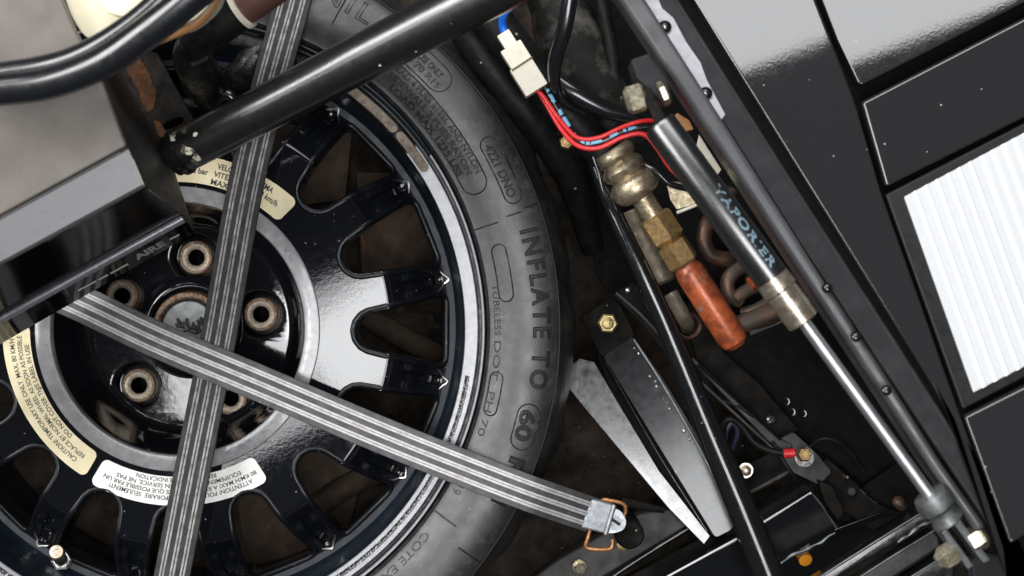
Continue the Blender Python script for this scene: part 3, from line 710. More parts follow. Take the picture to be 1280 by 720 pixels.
# ------------------------------------------------------------ cream tank and hoses, top left
tk = V(175, 0, 120)
tank = empty('fluid_tank', (tk.x, tk.y, 60), 'cream translucent plastic fluid tank in the top left corner', 'tank')
prism('tank_body', flat(roundpoly([(66, -90), (84, 10), (103, 44), (120, 52), (172, 45), (236, 30), (268, 2), (290, -90)], 16, 5), 300), 60, m_tank, tank, 12, 5)
prism('tank_rim', flat(roundpoly([(110, -90), (118, -6), (132, 16), (160, 22), (210, 8), (240, -20), (255, -90)], 14, 5), 318), 20, m_tank, tank, 9, 4)
tube('tank_seam', [V(186, 53, 280), V(215, 42, 282), V(246, 27, 284), V(266, 2, 286), V(275, -30, 286)], 6.5, m_tan, tank, 12)
h1 = tube('coolant_hose', [V(-60, 118, 395), V(0, 112, 398), V(60, 104, 402), (V(125, 80, 410)), V(180, 43, 420), V(240, -4, 430), V(330, -80, 440)], 17.5, m_hose, None, 24, 8)
tag(h1, 'thick glossy black hose curving over the cream tank', 'hose')
h2 = tube('vent_hose', [V(-60, 104, 372), V(0, 93, 376), V(50, 85, 380), V(95, 72, 386), V(140, 48, 392), V(190, 10, 396), V(250, -50, 398)], 13, m_hose, None, 20, 8)
tag(h2, 'thinner black hose running just above the thick curved hose', 'hose')
el = empty('elbow_pipe', V(262, 70, -20), 'black rubber elbow pipe with pale clamp ring behind the tank', 'pipe')
tube('elbow_sleeve', [V(240, 52, 110), V(268, 34, 120), V(300, 12, 130)], [23, 25, 24], m_hosem, el, 24, 4)
dd = (V(300, 12, 130)-V(268, 34, 120)).normalized()
lathe('clamp_ring', V(299, 13, 130), dd, [(0, 23), (0.5, 26), (6, 26), (6.5, 23)], m_ivory, el, 28)
lathe('brown_spout', V(303, 10, 130), dd, [(0, 22), (60, 22)], m_brown, el, 28)
tube('elbow_body', [V(244, 50, 100), V(240, 70, 70), V(250, 92, 30), V(262, 118, -30)], [19, 24, 26, 22], m_grease, el, 22, 5, .03)
prism('elbow_flange', flat(roundpoly([(232, 66), (254, 58), (262, 74), (240, 84)], 4), 96), 20, m_hosem, el, 3)
lathe('grease_joint', V(256, 104, -20), V(256, 104, 60)-V(270, 110, -40), [(0, 26), (20, 26), (26, 20), (27, 0)], m_grease, el, 20)
eb = tube('engine_duct', [V(262, 120, -120), V(300, 100, -60), V(320, 70, -40), V(345, 40, -60)], [22, 24, 20, 20], m_grease, None, 18, 5, .04)
tag(eb, 'greasy black duct in the dark gap behind the vertical strap', 'duct')
ew = tube('engine_pipe', [V(230, 128, -40), V(262, 128, -20), V(285, 118, -10), V(296, 140, -20), V(280, 160, -60)], 7, m_hose, None, 14, 6)
tag(ew, 'thin glossy black pipe looping beside the tube end', 'pipe')

# ------------------------------------------------------------ dark hoses and harness between tyre and hood
def hose(name, label, cat, P, rad, mat, seg=20, wob=0.0, res=7):
    return tag(tube(name, [V(*p) for p in P], rad, mat, None, seg, res, wob), label, cat)
hose('duct_hose', 'wide black duct hose close along the upper right tyre edge', 'hose', [(520, -40, -60), (575, 30, -50), (625, 100, -60), (672, 160, -80), (716, 230, -130), (740, 310, -200)], [19, 21, 22, 20, 20, 16], m_hosem, 22, .02)
hose('duct_hose', 'second wide black hose passing under the white connector', 'hose', [(572, -40, -10), (620, 30, 0), (668, 92, 0), (715, 150, -5), (768, 205, -8)], [24, 25, 24, 23, 22], m_hosem, 22, .015)
hose('sleeve_hose', 'dusty crumpled black sleeve behind the hanging black cable', 'sleeve', [(690, -30, -120), (715, 60, -100), (750, 120, -90), (790, 180, -110)], [40, 44, 36, 26], m_dusty, 26, .10)
hose('loom_tube', 'black loom tube crossing behind the red wires', 'tube', [(690, 98, 30), (720, 118, 34), (760, 138, 30), (805, 152, 20), (850, 190, 0)], [11, 12, 11, 10, 9], m_hose, 16)
hose('pillar_hose', 'upright dark hose at the back of the gap by the rail', 'hose', [(745, -30, -60), (762, 50, -70), (772, 130, -80), (778, 190, -90)], 9, m_hosem, 14)
cabl = hose('cable', 'hanging black cable right of the white connector', 'cable', [(716, -30, 120), (707, 30, 110), (694, 75, 90), (694, 105, 70), (706, 128, 40), (730, 140, 20)], [10, 9.5, 9, 7, 6, 5], m_hose, 16)
# connector
cn = V(655, 80, 70)
conn = empty('plug_connector', (cn.x, cn.y, 20), 'ivory white plug connector joining blue and red wires', 'connector')
dx = (V(675, 112, 60)-V(632, 44, 60)).normalized(); sx = Vector((dx.y, -dx.x, 0)).normalized(); uz = Vector((0, 0, 1))
def obox(c, l, wd, h, pitch=0): return [c-dx*l/2-sx*wd/2, c+dx*l/2-sx*wd/2, c+dx*l/2+sx*wd/2, c-dx*l/2+sx*wd/2]
prism('plug_shell', obox(V(661, 96, 72), 38, 31, 24), 26, m_ivory, conn, 1.6)
prism('socket_shell', obox(V(645, 68, 68), 26, 29, 24), 22, m_ivory, conn, 1.6)
tube('shell_seam', [V(640, 88, 73), V(666, 71, 73)], 1.0, m_brown, conn, 6)
prism('latch_block', obox(V(634, 49, 64), 20, 17, 24), 16, m_ivory, conn, 1.4)
prism('latch_tab', obox(V(627, 46, 62)-sx*3, 5, 14, 24), 5, m_ivory, conn, 1)
prism('side_rail', obox(V(650, 92, 60)-sx*12, 46, 8, 24), 14, m_ivory, conn, 1.2)
def wire(label, P, rad, mat, group=None):
    return tag(tube('wire', [V(*p) for p in P], rad, mat, None, 12, 10), label, 'wire', group)
wire('blue wire curling up from the white connector', [(633, 46, 56), (628, 30, 60), (632, 15, 70), (648, 2, 80), (690, -20, 84)], 5.2, m_blue)
wire('upper red wire leaving the white connector', [(668, 110, 62), (680, 122, 66), (700, 150, 72), (722, 172, 74), (748, 172, 76), (780, 158, 76), (806, 151, 74), (835, 152, 60)], 2.8, m_red)
wire('lower red wire bending down behind the gas strut', [(672, 112, 60), (684, 132, 64), (702, 162, 70), (722, 182, 74), (748, 185, 76), (780, 171, 78), (805, 168, 78), (822, 186, 74), (838, 210, 60), (858, 228, 40)], 3.0, m_red)
bw = wire('black wire with pale blue flashes between the two red wires', [(680, 106, 60), (690, 124, 62), (708, 154, 68), (726, 178, 72), (750, 178, 74), (782, 164, 74), (812, 159, 72), (840, 165, 60)], 3.4, m_hose)
ptsb, _ = catmull([V(680, 106, 60), V(690, 124, 62), V(708, 154, 68), V(726, 178, 72), V(750, 178, 74), V(782, 164, 74), V(812, 159, 72)], 10)
rng = random.Random(21); k = 4
while k < len(ptsb)-6:
    ln_ = rng.randint(2, 6); k0 = k; k += ln_+rng.randint(0, 2)
    tube('blue_flash', [p+Vector((rng.uniform(-.5, .5), .8, .9)) for p in ptsb[k0:k0+ln_]], 2.7+rng.random()*.4, m_skyb, bw, 10, 2)
hexhead('clip_bolt', V(708, 178, 20), (0, 0, 1), 9, 10, m_brass); tag(bpy.data.objects['clip_bolt'], 'small brass bolt head under the red wires', 'bolt')
wire('thin black wire sagging below the lower red wire', [(795, 200, 10), (818, 212, 20), (838, 230, 20), (868, 238, 10)], 4, m_hose)
wire('thin black wire running down beside the crimped fitting', [(742, 196, 30), (748, 214, 32), (754, 240, 30), (770, 270, 20)], 3, m_hose)

# ------------------------------------------------------------ air-conditioning line
fa, fb = V(766, 190, 10), V(920, 430, -10)
ax = (fb-fa).normalized(); Lf = (fb-fa).length
acl = empty('coolant_line', (fa+fb)/2, 'crimped pipe line with brass nuts and orange copper end', 'pipe line')
lathe('hose_crimp', fa-ax*4, ax, [(0, 23), (4, 26.5), (10, 27.5), (15, 25.5), (18.5, 22), (21.5, 25.5), (28, 28.5), (34, 27), (39, 22.5), (43, 27), (48, 30.5), (60, 31), (66, 28.5), (70, 23), (72, 15)], m_nickel, acl, 32)
lathe('neck_pipe', fa+ax*62, ax, [(0, 15), (10, 14.5), (34, 14)], m_nickel, acl, 24)
lathe('large_nut', fa+ax*94, ax, [(0, 14), (0, 19), (3, 22.5), (34, 22.5), (37, 19.5), (40, 15)], m_brass, acl, 6, .35+.42, 20)
lathe('small_nut', fa+ax*132, ax, [(0, 13), (2, 17), (4, 20.5), (32, 20.5), (36, 17), (38, 12)], m_brass, acl, 6, .1, 20)
lathe('copper_pipe', fa+ax*172, ax, [(-6, 13), (0, 17), (6, 18.8), (60, 19.4), (Lf-185, 19), (Lf-174, 17), (Lf-168, 10), (Lf-167, 0)], m_orange, acl, 28)
tube('branch_pipe', [V(905, 412, -14), V(935, 402, -18), V(975, 385, -24)], [13, 12, 11], m_dcopper, acl, 18)
ret = empty('return_line', V(840, 370, -40), 'grey return pipe with flanged end left of the orange pipe', 'pipe line')
ra, rb_ = V(790, 262, -50), V(843, 392, -50); rx = (rb_-ra).normalized()
lathe('return_sleeve', ra, rx, [(0, 20), (30, 20.5), (58, 20.5), (61, 21.5), (94, 21.5), (99, 20.5), (102, 17), (103, 10)], m_dull, ret, 28)
tube('return_pipe', [V(838, 366, -50), V(848, 384, -50), V(857, 400, -62), (V(860, 408, -110))], [10, 10, 10, 10], m_dull, ret, 18)
lathe('flange_ring', V(859, 407, -70), (0.1, .1, 1), [(-6, 19), (3, 19), (6, 17.5), (3, 13.5), (-6, 13)], m_copper, ret, 28, 0, 40, False)
coil = empty('cooler_coil', V(920, 340, -60), 'brown copper return bends of the cooler behind the gas strut', 'coil')
tube('return_bend', [V(905, 262, -40), V(886, 276, -26), V(880, 298, -22), V(888, 318, -24), V(908, 324, -30), V(925, 318, -50)], 10.5, m_copper, coil, 18, 6)
tube('return_bend', [V(950, 330, -50), V(925, 334, -34), V(910, 350, -28), V(912, 368, -30), V(925, 376, -38)], 9.5, m_dcopper, coil, 18, 6)
tube('return_bend', [V(960, 352, -40), V(935, 362, -30), V(918, 374, -26)], 8.5, m_dcopper, coil, 16, 4)
tube('return_bend', [V(985, 352, -60), V(965, 375, -40), V(945, 388, -34), V(928, 392, -40)], 9, m_dcopper, coil, 16, 5)
tube('return_bend', [V(915, 240, -70), V(902, 256, -56), V(904, 276, -50), V(920, 284, -60)], 9, m_dcopper, coil, 16, 5)
tube('return_bend', [V(990, 375, -80), V(975, 392, -56), V(952, 402, -48), V(930, 404, -56)], 8.5, m_copper, coil, 16, 5)
tube('return_bend', [V(955, 310, -80), V(938, 322, -62), V(936, 340, -58), V(950, 350, -70)], 8.5, m_copper, coil, 16, 5)
lathe('solder_joint', V(936, 356, -24), V(948, 350, -26)-V(936, 356, -24), [(0, 8), (1, 9.5), (8, 9.5), (9, 8)], m_orange, coil, 18)
prism('end_plate', flat([(880, 240), (905, 262), (985, 400), (970, 420), (930, 420), (870, 300)], -75), 6, m_chmatt, coil, 1)
prism('bracket_strip', flat([(935, 412), (978, 396), (982, 402), (938, 420)], -50), 10, m_chgrey, coil, 1)
ib = empty('sheet_bracket', V(855, 225, 0), 'small pale folded sheet bracket below the gas strut', 'bracket')
prism('folded_plate', flat([(832, 226), (862, 228), (876, 244), (878, 254), (846, 262), (838, 250)], -6), 4, m_nickel, ib, 1)
tube('folded_edge', [V(862, 228, -2), V(868, 240, 0), V(872, 246, 0), V(882, 243, 0)], 2.4, m_ivory, ib, 8)
tube('lower_edge', [V(846, 266, -2), V(866, 258, 0), V(884, 250, 2)], 2.2, m_ivory, ib, 8)
cp = prism('cream_plate', flat([(874, 168), (902, 212), (895, 222), (870, 186)], 60), 4, m_ivory, None, 1)
tag(cp, 'narrow cream plate between the gas strut and the grey rail', 'plate')
cp2 = prism('relay_block', flat([(846, 140), (862, 150), (868, 162), (850, 166), (842, 152)], 50), 30, m_tan, None, 2)
tag(cp2, 'small brown relay block tucked beside the gas strut top', 'relay')

ip = tag(prism('dark_backing', flat([(700, -60), (1000, -60), (1320, 560), (1320, 780), (1240, 780), (1190, 640), (1010, 372), (880, 372), (846, 372), (762, 366), (744, 340), (735, 250)], -215), 8, m_void, None, 1), 'added black sheet giving the deep shade behind the hoses and under the hood edge', 'panel')  # added sheet, its black stands in for shade over the brown floor
# ------------------------------------------------------------ gas strut
zs = 300
g0, g1, g2 = V(822, 152, 300), V(992, 385, 300), V(1170, 630, 285)
strut = empty('gas_strut', (g0+g1)/2, 'black gas strut with chrome rod propping the hood', 'gas strut')
gx = (g1-g0).normalized(); Lg = (g1-g0).length
lathe('strut_body', g0, gx, [(0, 10), (2, 17), (6, 19.2), (Lg*.84, 19.2)], m_satin, strut, 40)
lathe('strut_collar', g0+gx*Lg*.84, gx, [(0, 19.4), (8, 20), (16, 20.4), (18, 18.8), (40, 19.2), (Lg*.16+18, 18.5), (Lg*.16+20, 15), (Lg*.16+20, 6)], m_tanmetal, strut, 40)
rx = (g2-g1).normalized()
lathe('strut_rod', g1-rx*10, rx, [(0, 7.2), ((g2-g1).length+20, 7.2)], m_chrome, strut, 24)
prism('top_clevis', flat([(800, 112), (812, 108), (832, 146), (820, 156)], 312), 7, m_brrust, strut, 1.5)
top = prism('top_mount', flat([(788, 74), (812, 66), (836, 100), (842, 130), (826, 128), (795, 98)], 285), 60, m_raild, strut, 4)
lathe('pivot_nut', V(806, 120, 300), V(780, 128, 300)-V(806, 120, 300), [(0, 13), (3, 16), (18, 16), (22, 12)], m_plated, strut, 6, .4, 20)
lathe('pivot_nut', V(826, 118, 300), V(840, 112, 300)-V(826, 118, 300), [(0, 14), (5, 14), (7, 11)], m_plated, strut, 6, .4, 20)
# end fitting
fx = (V(1220, 705, 270)-V(1160, 622, 284)).normalized(); fs_ = Vector((fx.y, -fx.x, 0)).normalized()
e0 = V(1160, 616, 284)
lathe('end_fitting', e0, fx, [(0, 9), (2, 19), (8, 21), (20, 21), (24, 17), (30, 16), (38, 19), (40, 19), (44, 12)], m_zinc, strut, 22)
prism('fork_plate', [e0+fx*40+fs_*-12, e0+fx*40+fs_*-2, e0+fx*105+fs_*-4, e0+fx*108+fs_*-13], 40, m_zinc, strut, 2)
prism('fork_plate', [e0+fx*46+fs_*6, e0+fx*46+fs_*14, e0+fx*100+fs_*14, e0+fx*100+fs_*6], 40, m_zinc, strut, 2)
pc = V(1203, 683, 262)
lathe('pivot_bolt', V(1212, 678, 264), V(1230, 667, 264)-V(1212, 678, 264), [(0, 14), (4, 15), (16, 15), (20, 11)], m_plated, strut, 6, .2, 20)
lathe('pivot_bolt', V(1196, 688, 264), V(1172, 702, 264)-V(1196, 688, 264), [(0, 13), (6, 15), (18, 15), (22, 11), (26, 8)], m_plated, strut, 6, .5, 20)
prism('fork_shadow_gap', [e0+fx*40+fs_*-2, e0+fx*40+fs_*6, e0+fx*95+fs_*6, e0+fx*95+fs_*-2], 36, m_zinc, strut, 1) if False else None
# print wrapped round the body
co, fsx = text_mesh('VAPORIER', 24, 0, .0, 1.12)
side = gx.cross(Vector((0, 0, 1))).normalized(); up = side.cross(gx).normalized()
if side.x < 0: side = -side
xx = co[:, 0]; x0, x1 = xx.min(), xx.max(); v = []
for c in co:
    s_ = Lg*.37+(Lg*.43)*(c[0]-x0)/(x1-x0); a = (.92-(c[1]/17)*.72)      # angle from the sky towards the right side
    a = .20+(c[1]/17)*.5
    v.append(g0+gx*s_+(up*math.cos(a)+side*math.sin(a))*19.45)
mk('strut_print', v, fsx, m_print, strut, 0)

# ------------------------------------------------------------ hood edge: rail, seal, panels
nA = Vector((0.0, 0.272, 1)).normalized()
pA = V(1000, 300, 250)
def hp(px, dz=0): return [Vp(x, y, pA+Vector((0, 0, dz)), nA) for x, y in px]
rail = empty('frame_rail', V(960, 320, 150), 'long grey frame rail with rivets running beside the gas strut', 'rail')
rp = [(772, -40), (796, -40), (830, 28), (905, 143), (985, 268), (1080, 418), (1160, 540), (1234, 652), (1216, 656), (1160, 577), (1010, 348), (900, 180)]
nR = Vector((-0.12, 0.05, 1)).normalized(); pR = V(900, 200, 232)
prism('rail_web', [Vp(x, y, pR, nR) for x, y in [(748, -40), (782, -40), (905, 152), (1010, 318), (1110, 470), (1180, 582), (1236, 660), (1222, 668), (1160, 582), (1010, 355), (900, 187)]], 60, m_rail, rail, 7, 4)
prism('rail_flange', [Vp(x, y, pR-Vector((0, 0, 12)), nA) for x, y in [(782, -40), (822, -40), (905, 92), (1010, 255), (1130, 442), (1210, 566), (1262, 650), (1240, 662), (1010, 318)]], 10, m_raild, rail, 2)
prism('foil_strip', [Vp(x, y, pR-Vector((0, 0, 10)), nA) for x, y in [(786, -40), (808, -40), (828, 10), (842, 22), (858, 52), (876, 78), (884, 100), (907, 143), (903, 149), (896, 150), (868, 104), (800, 0)]], 4, m_foil, rail, 1)
for (x, y) in ((831, 34), (882, 117)):
    sc_ = domehead('rivet', Vp(x, y, pR-Vector((0, 0, 9)), nA), nA, 8, 6, m_chassis, rail)
    domehead('rivet_core', Vp(x, y, pR-Vector((0, 0, 5)), nA), nA, 3.4, 3, m_steel, sc_)
for (x, y) in ((1034, 360), (1070, 421), (1108, 488)):
    domehead('rivet', Vp(x, y, pR-Vector((0, 0, 11)), nA), nA, 6, 4, m_chassis, rail)
seal = tag(prism('seal_strip', [Vp(x, y, pR-Vector((0, 0, 30)), nA) for x, y in [(818, -40), (860, -40), (1016, 208), (1170, 448), (1278, 616), (1300, 700), (1250, 670), (1126, 450)]], 30, m_void, None, 2), 'black rubber seal in the gap beside the grey frame rail', 'seal')
tube('seal_lip', [Vp(x, y, pR-Vector((0, 0, 14)), nA) for x, y in [(826, -30), (906, 98), (1010, 262), (1130, 448), (1240, 622)]], 3.2, m_raild, seal, 10, 2)

hood = empty('hood', V(1100, 300, 200), 'black painted hood edge with panel gaps around the pop-up lamp', 'hood')
prism('gap_dark_sheet', hp([(1000, -60), (1345, -60), (1345, 720), (1258, 705), (1190, 520), (1095, 260), (1050, 120)], -40), 6, m_void, hood, 1)  # added sheet, its black stands in for shade inside the panel gaps
prism('edge_panel', hp([(842, -40), (1006, -40), (1016, -10), (1040, 52), (1064, 114), (1068, 124), (1101, 238), (1150, 375), (1199, 514), (1230, 600), (1258, 685), (1262, 720), (1320, 800), (1258, 650), (1165, 480), (991, 200), (867, 0)]), 26, m_body, hood, 3.5, 4)
nL = Vector((-.004, .287, 1)).normalized()
hoodlid = prism('upper_lid', [Vp(x, y, pA+Vector((0, 0, -4)), nL) for x, y in [(1012, -40), (1046, 48), (1073, 104), (1078, 106), (1330, -22), (1330, -40)]], 26, m_body, hood, 3.5, 4)
lampc = empty('pop_up_lamp', V(1210, 300, 200), 'white ribbed lamp lens set in a black pop-up cover', 'lamp')
prism('cover_panel', hp([(1077, 127), (1330, -4), (1330, 122), (1108, 234)], 3), 26, m_body, lampc, 4, 4)
prism('lamp_frame', hp([(1107, 243), (1330, 128), (1330, 446), (1204, 512)], 0), 30, m_frame, lampc, 2.5, 3)
prism('lower_panel', hp([(1205, 520), (1330, 457), (1330, 640), (1263, 681)], 3), 26, m_body, lampc, 4, 4)
# lens with ribs
L0, L1, L2, L3 = [Vp(x, y, pA+Vector((0, 0, 2)), nA) for x, y in ((1130, 246), (1340, 134), (1340, 428), (1217, 491))]
lens = prism('lens', [L0, L1, L2, L3], 8, m_lens, lampc, 1.5)
for k in range(1, 14):
    t = k*15.5/238
    a = L0.lerp(L1, t*1.0); b = L3.lerp(L2, t*238/138*1.0) if False else None
    dirn = (L3-L0); q = L0+(L1-L0)*t; e = q+dirn*1.15
    # clip the far end on the lower edge
    A = L3; Bv = L2-L3; det = dirn.x*(-Bv.y)-dirn.y*(-Bv.x)
    s_ = ((A.x-q.x)*(-Bv.y)-(A.y-q.y)*(-Bv.x))/det
    e = q+dirn*min(s_, 1.3)
    wv_ = (L1-L0).normalized()*3.2
    up_ = nA*(1.6 if k < 7 else .7)
    mk('lens_rib', [q-wv_+nA*.05, q+up_, q+wv_+nA*.05, e-wv_+nA*.05, e+up_, e+wv_+nA*.05], [(0, 1, 4, 3), (1, 2, 5, 4)], m_rib, lens, 0)
# ------------------------------------------------------------ black rod, bracket plates, lower chassis
rod = empty('stay_rod', V(850, 450, 0), 'slim glossy black stay rod slanting down past the orange pipe', 'rod')
tube('rod_shaft', [V(738, 180, -20), V(748, 215, -10), V(772, 275, 0), V(805, 345, 5), V(838, 420, 5), V(885, 535, 5), V(925, 630, 5), V(965, 730, 5), V(990, 800, 5)], [8.5, 9.5, 10.5, 12, 13.5, 16.5, 18.5, 20, 20], m_chassis, rod, 24, 8)
pb = empty('support_bracket', V(800, 540, -330), 'folded steel bracket with pale and black faces bolted beside the tyre', 'bracket')
nB = Vector((-0.083, 0.113, 1)).normalized(); qB = V(840, 560, -95)
prism('pale_face', [Vp(x, y, qB-Vector((0, 0, 30)), Vector((-.103, .094, 1)).normalized()) for x, y in [(698, 470), (724, 448), (743, 452), (771, 500), (824, 588), (888, 670), (880, 681), (836, 636), (738, 519)]], 8, m_pale, pb, 1.2)
prism('dark_face', [Vp(x, y, qB, nB) for x, y in roundpoly([(753, 444), (790, 418), (826, 468), (876, 550), (920, 640), (916, 662), (894, 673), (883, 655), (822, 556)], 5, 3)], 8, m_bface, pb, 1.2, 2)
tube('weld_edge', [Vp(x, y, qB+Vector((0, 0, 2)), nB) for x, y in [(792, 424), (826, 476), (872, 556), (918, 644)]], 2.2, m_zinc, pb, 8, 3)
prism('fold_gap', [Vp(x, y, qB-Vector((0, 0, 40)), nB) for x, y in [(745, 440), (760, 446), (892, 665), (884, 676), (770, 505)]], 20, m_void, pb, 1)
tube('fold_line', [Vp(x, y, qB-Vector((0, 0, 8)), nB) for x, y in [(757, 452), (822, 566), (884, 664)]], 1.6, m_chassis, pb, 8, 3)
prism('mount_head', flat(roundpoly([(727, 398), (762, 372), (774, 380), (793, 418), (752, 446)], 4), -92), 16, m_chmatt, pb, 2)
hexhead('gold_bolt', V(759, 404, -91), (0.05, 0, 1), 13.5, 9, m_gold, pb, .2)
rng = random.Random(2)
for k in range(14):
    t = rng.random(); x = 795+t*70+rng.uniform(-2, 2); y = 432+t*118
    p = Vp(x-4, y, qB+Vector((0, 0, 1.2)), nB); domehead('weld_spatter', p, nB, rng.uniform(1.2, 2.6), 1.6, m_steel, pb)
# flat cross bars at the bottom
def bar(name, label, cat, px, z, thick, mat, bev=2, group=None, nrm=None):
    return tag(prism(name, flat(px, z) if nrm is None else [Vp(x, y, V(px[0][0], px[0][1], z), Vector(nrm).normalized()) for x, y in px], thick, mat, None, bev, 3), label, cat, group)
cr = bar('floor_rail', 'dull grey floor rail under the strap buckle', 'rail', [(640, 740), (700, 698), (800, 642), (838, 636), (850, 648), (868, 655), (720, 742)], -170, 40, m_chgrey, 4)
tube('rail_edge', [V(745, 735, -160), V(800, 698, -160), V(868, 656, -160)], 3.2, m_chassis, cr, 10)
hexhead('rail_bolt', V(724, 708, -166), (0.1, -.2, 1), 8, 12, m_plated, cr, 0, 10)
bp = bar('closing_panel', 'black panel with bright top edge at the bottom centre', 'panel', [(838, 718), (922, 674), (935, 690), (962, 760), (826, 760)], -60, 60, m_chassis, 2, None, (.16, -.38, 1))
tube('bright_edge', [V(834, 721, -58), V(921, 673.5, -58)], 1.5, m_trim, bp, 8)
bp2 = bar('cross_member', 'dark matt cross member beneath the bracket tip', 'beam', [(760, 735), (880, 672), (905, 668), (915, 676), (826, 735)], -150, 30, m_chmatt, 2)
bxx = empty('relay_box', V(1000, 660, -200), 'black metal box with bright scuffed edges at the bottom', 'box')
prism('box_lid', [Vp(x, y, V(980, 640, -78), Vector((.16, -.38, 1)).normalized()) for x, y in roundpoly([(954, 655), (1013, 617), (1020, 620), (1046, 660), (1040, 668), (978, 704), (968, 700)], 4)], 60, m_chassis, bxx, 2.5)
prism('box_back', flat([(948, 640), (1006, 604), (1020, 612), (954, 652)], -96), 60, m_void, bxx, 2)
tube('bright_edge', [V(954, 653, -79), V(1014, 616, -79)], 1.6, m_trim, bxx, 8)
rng = random.Random(8)
P = [V(974, 706, -84)+Vector((rng.uniform(-2, 2), rng.uniform(-2, 2), 0)) if 0 else Vp(974+k*9+rng.uniform(-2, 2), 704-k*4.6+rng.uniform(-2.4, 2.4), V(980, 640, -78), Vector((.16, -.38, 1)).normalized()) for k in range(9)]
tube('scuffed_weld', P, [2.4, 1.2, 2.8, 1.8, 3.2, 1.2, 2.6, 1.6, 1.0], m_zinc, bxx, 8, 3)
bar('shelf_plate', 'plain black shelf plate around the orange reflector dot', 'plate', [(930, 735), (975, 700), (1046, 660), (1100, 640), (1160, 640), (1000, 745)], -150, 10, m_chassis, 2, None, (.1, -.3, 1))
tube('lid_edge', [Vp(x, y, V(980, 640, -77), Vector((.16, -.38, 1)).normalized()) for x, y in [(1016, 618), (1026, 630), (1034, 642), (1045, 659)]], [.8, 1.6, .6, 1.8], m_zinc, bxx, 6, 3)
tube('lid_edge', [Vp(x, y, V(980, 640, -77), Vector((.16, -.38, 1)).normalized()) for x, y in [(955, 657), (960, 672), (966, 690), (971, 701)]], [1.4, .5, 1.2, 2.2], m_zinc, bxx, 6, 3)
mk('tan_smear', [Vp(x, y, V(980, 640, -76.6), Vector((.16, -.38, 1)).normalized()) for x, y in [(996, 694), (1000, 686), (1006, 683), (1011, 679), (1013, 685), (1008, 690), (1002, 695)]], [tuple(range(7))], m_tanmetal, bxx, 0)
od = lathe('reflector', V(1007, 700, -118), (.25, -.5, 1), [(-20, 9), (1, 9), (2, 8), (2.4, 0)], m_clear, None, 20); tag(od, 'small round orange reflector dot at the bottom edge', 'reflector')
for i, (lab, px, z, mat, thick) in enumerate((
    ('upper black sill rail with chipped paint at bottom right', [(990, 742), (1150, 640), (1172, 628), (1180, 640), (1168, 652), (1050, 722), (1020, 742)], -40, m_chassis, 30),
    ('middle grey sill rail below the chipped black rail', [(1040, 742), (1166, 662), (1174, 672), (1176, 684), (1086, 742)], -52, m_chgrey, 30),
    ('lowest black sill rail near the strut end fitting', [(1100, 745), (1176, 696), (1196, 706), (1190, 745)], -30, m_chassis, 40),
    )):
    o = bar('sill_rail', lab, 'rail', px, z, thick, mat, 4, 'sill rails at the lower right')
    a, b = px[0], px[1]
    tube('bright_edge', [V(a[0]+4, a[1], z), V((a[0]+b[0])/2+2, (a[1]+b[1])/2, z), V(b[0]+2, b[1]+1, z)], 1.3, m_zinc, o, 8)
rng = random.Random(4)
ch = [V(1122+k*7, 680-k*5+rng.uniform(-3, 3), -39) for k in range(8)]
tube('chipped_paint', ch, [.8, 2.6, 1.5, 3.4, 2, 3, 1.4, .8], m_zinc, bpy.data.objects['sill_rail'], 8, 3)
sl = bar('slim_bar', 'slim grey channel bar slanting towards the red terminal', 'bar', [(858, 444), (868, 448), (970, 545), (992, 556), (986, 566), (960, 552)], -130, 14, m_chgrey, 2)
tube('bar_lip', [V(866, 468, -124), V(920, 518, -124), V(966, 560, -124)], 2.0, m_chgrey, sl, 8)
tube('bar_groove', [V(872, 456, -128), V(930, 509, -128), V(976, 550, -128)], 1.6, m_void, sl, 8)
sp_ = bar('side_plate', 'flat dark plate with a cross-head screw', 'plate', [(846, 372), (876, 384), (905, 440), (950, 480), (1000, 538), (972, 548), (872, 452)], -150, 10, m_chmatt, 2)
domehead('cross_screw', V(963, 525, -149), (.1, .1, 1), 7, 5, m_steel, sp_)
for k in (0, 1): 
    a = k*math.pi/2+.5; c = V(963, 525, -142.8); d = Vector((math.cos(a), math.sin(a), 0))*4
    tube('screw_slot', [c-d, c+d], 1.0, m_ink, sp_, 6, 2)
vp_ = bar('inner_wing', 'deep black inner wing panel with two drilled holes', 'panel', [(880, 372), (1010, 372), (1200, 640), (1130, 640), (1010, 556), (905, 440)], -185, 10, m_void, 2)
for (x, y) in ((982, 502), (1003, 517), (989, 515)):
    lathe('drilled_hole', V(x, y, -184.6), (0, 0, 1), [(0, 6), (1.6, 5.4), (1.4, 4)], m_chassis, vp_, 18, 0, 40, False)
jn = empty('earth_post', V(1004, 566, -140), 'junction bracket with stacked earth bolt and washers', 'bracket')
prism('post_plate', flat(roundpoly([(968, 552), (992, 540), (1020, 566), (1040, 590), (1024, 606), (990, 590)], 4), -132), 14, m_chgrey, jn, 2)
lathe('washer', V(1005, 571, -131), (.1, -.1, 1), [(0, 13), (3, 13), (3.2, 9), (6, 9), (6.2, 11.5), (9, 11.5)], m_steel, jn, 24)
hexhead('earth_bolt', V(1004, 569, -121), (0, .15, 1), 9.5, 16, m_brass, jn, .3)
prism('lower_arm', flat([(1002, 596), (1034, 572), (1066, 600), (1094, 628), (1128, 642), (1092, 664), (1062, 644), (1030, 622)], -140), 14, m_chmatt, jn, 2)
rng = random.Random(31)
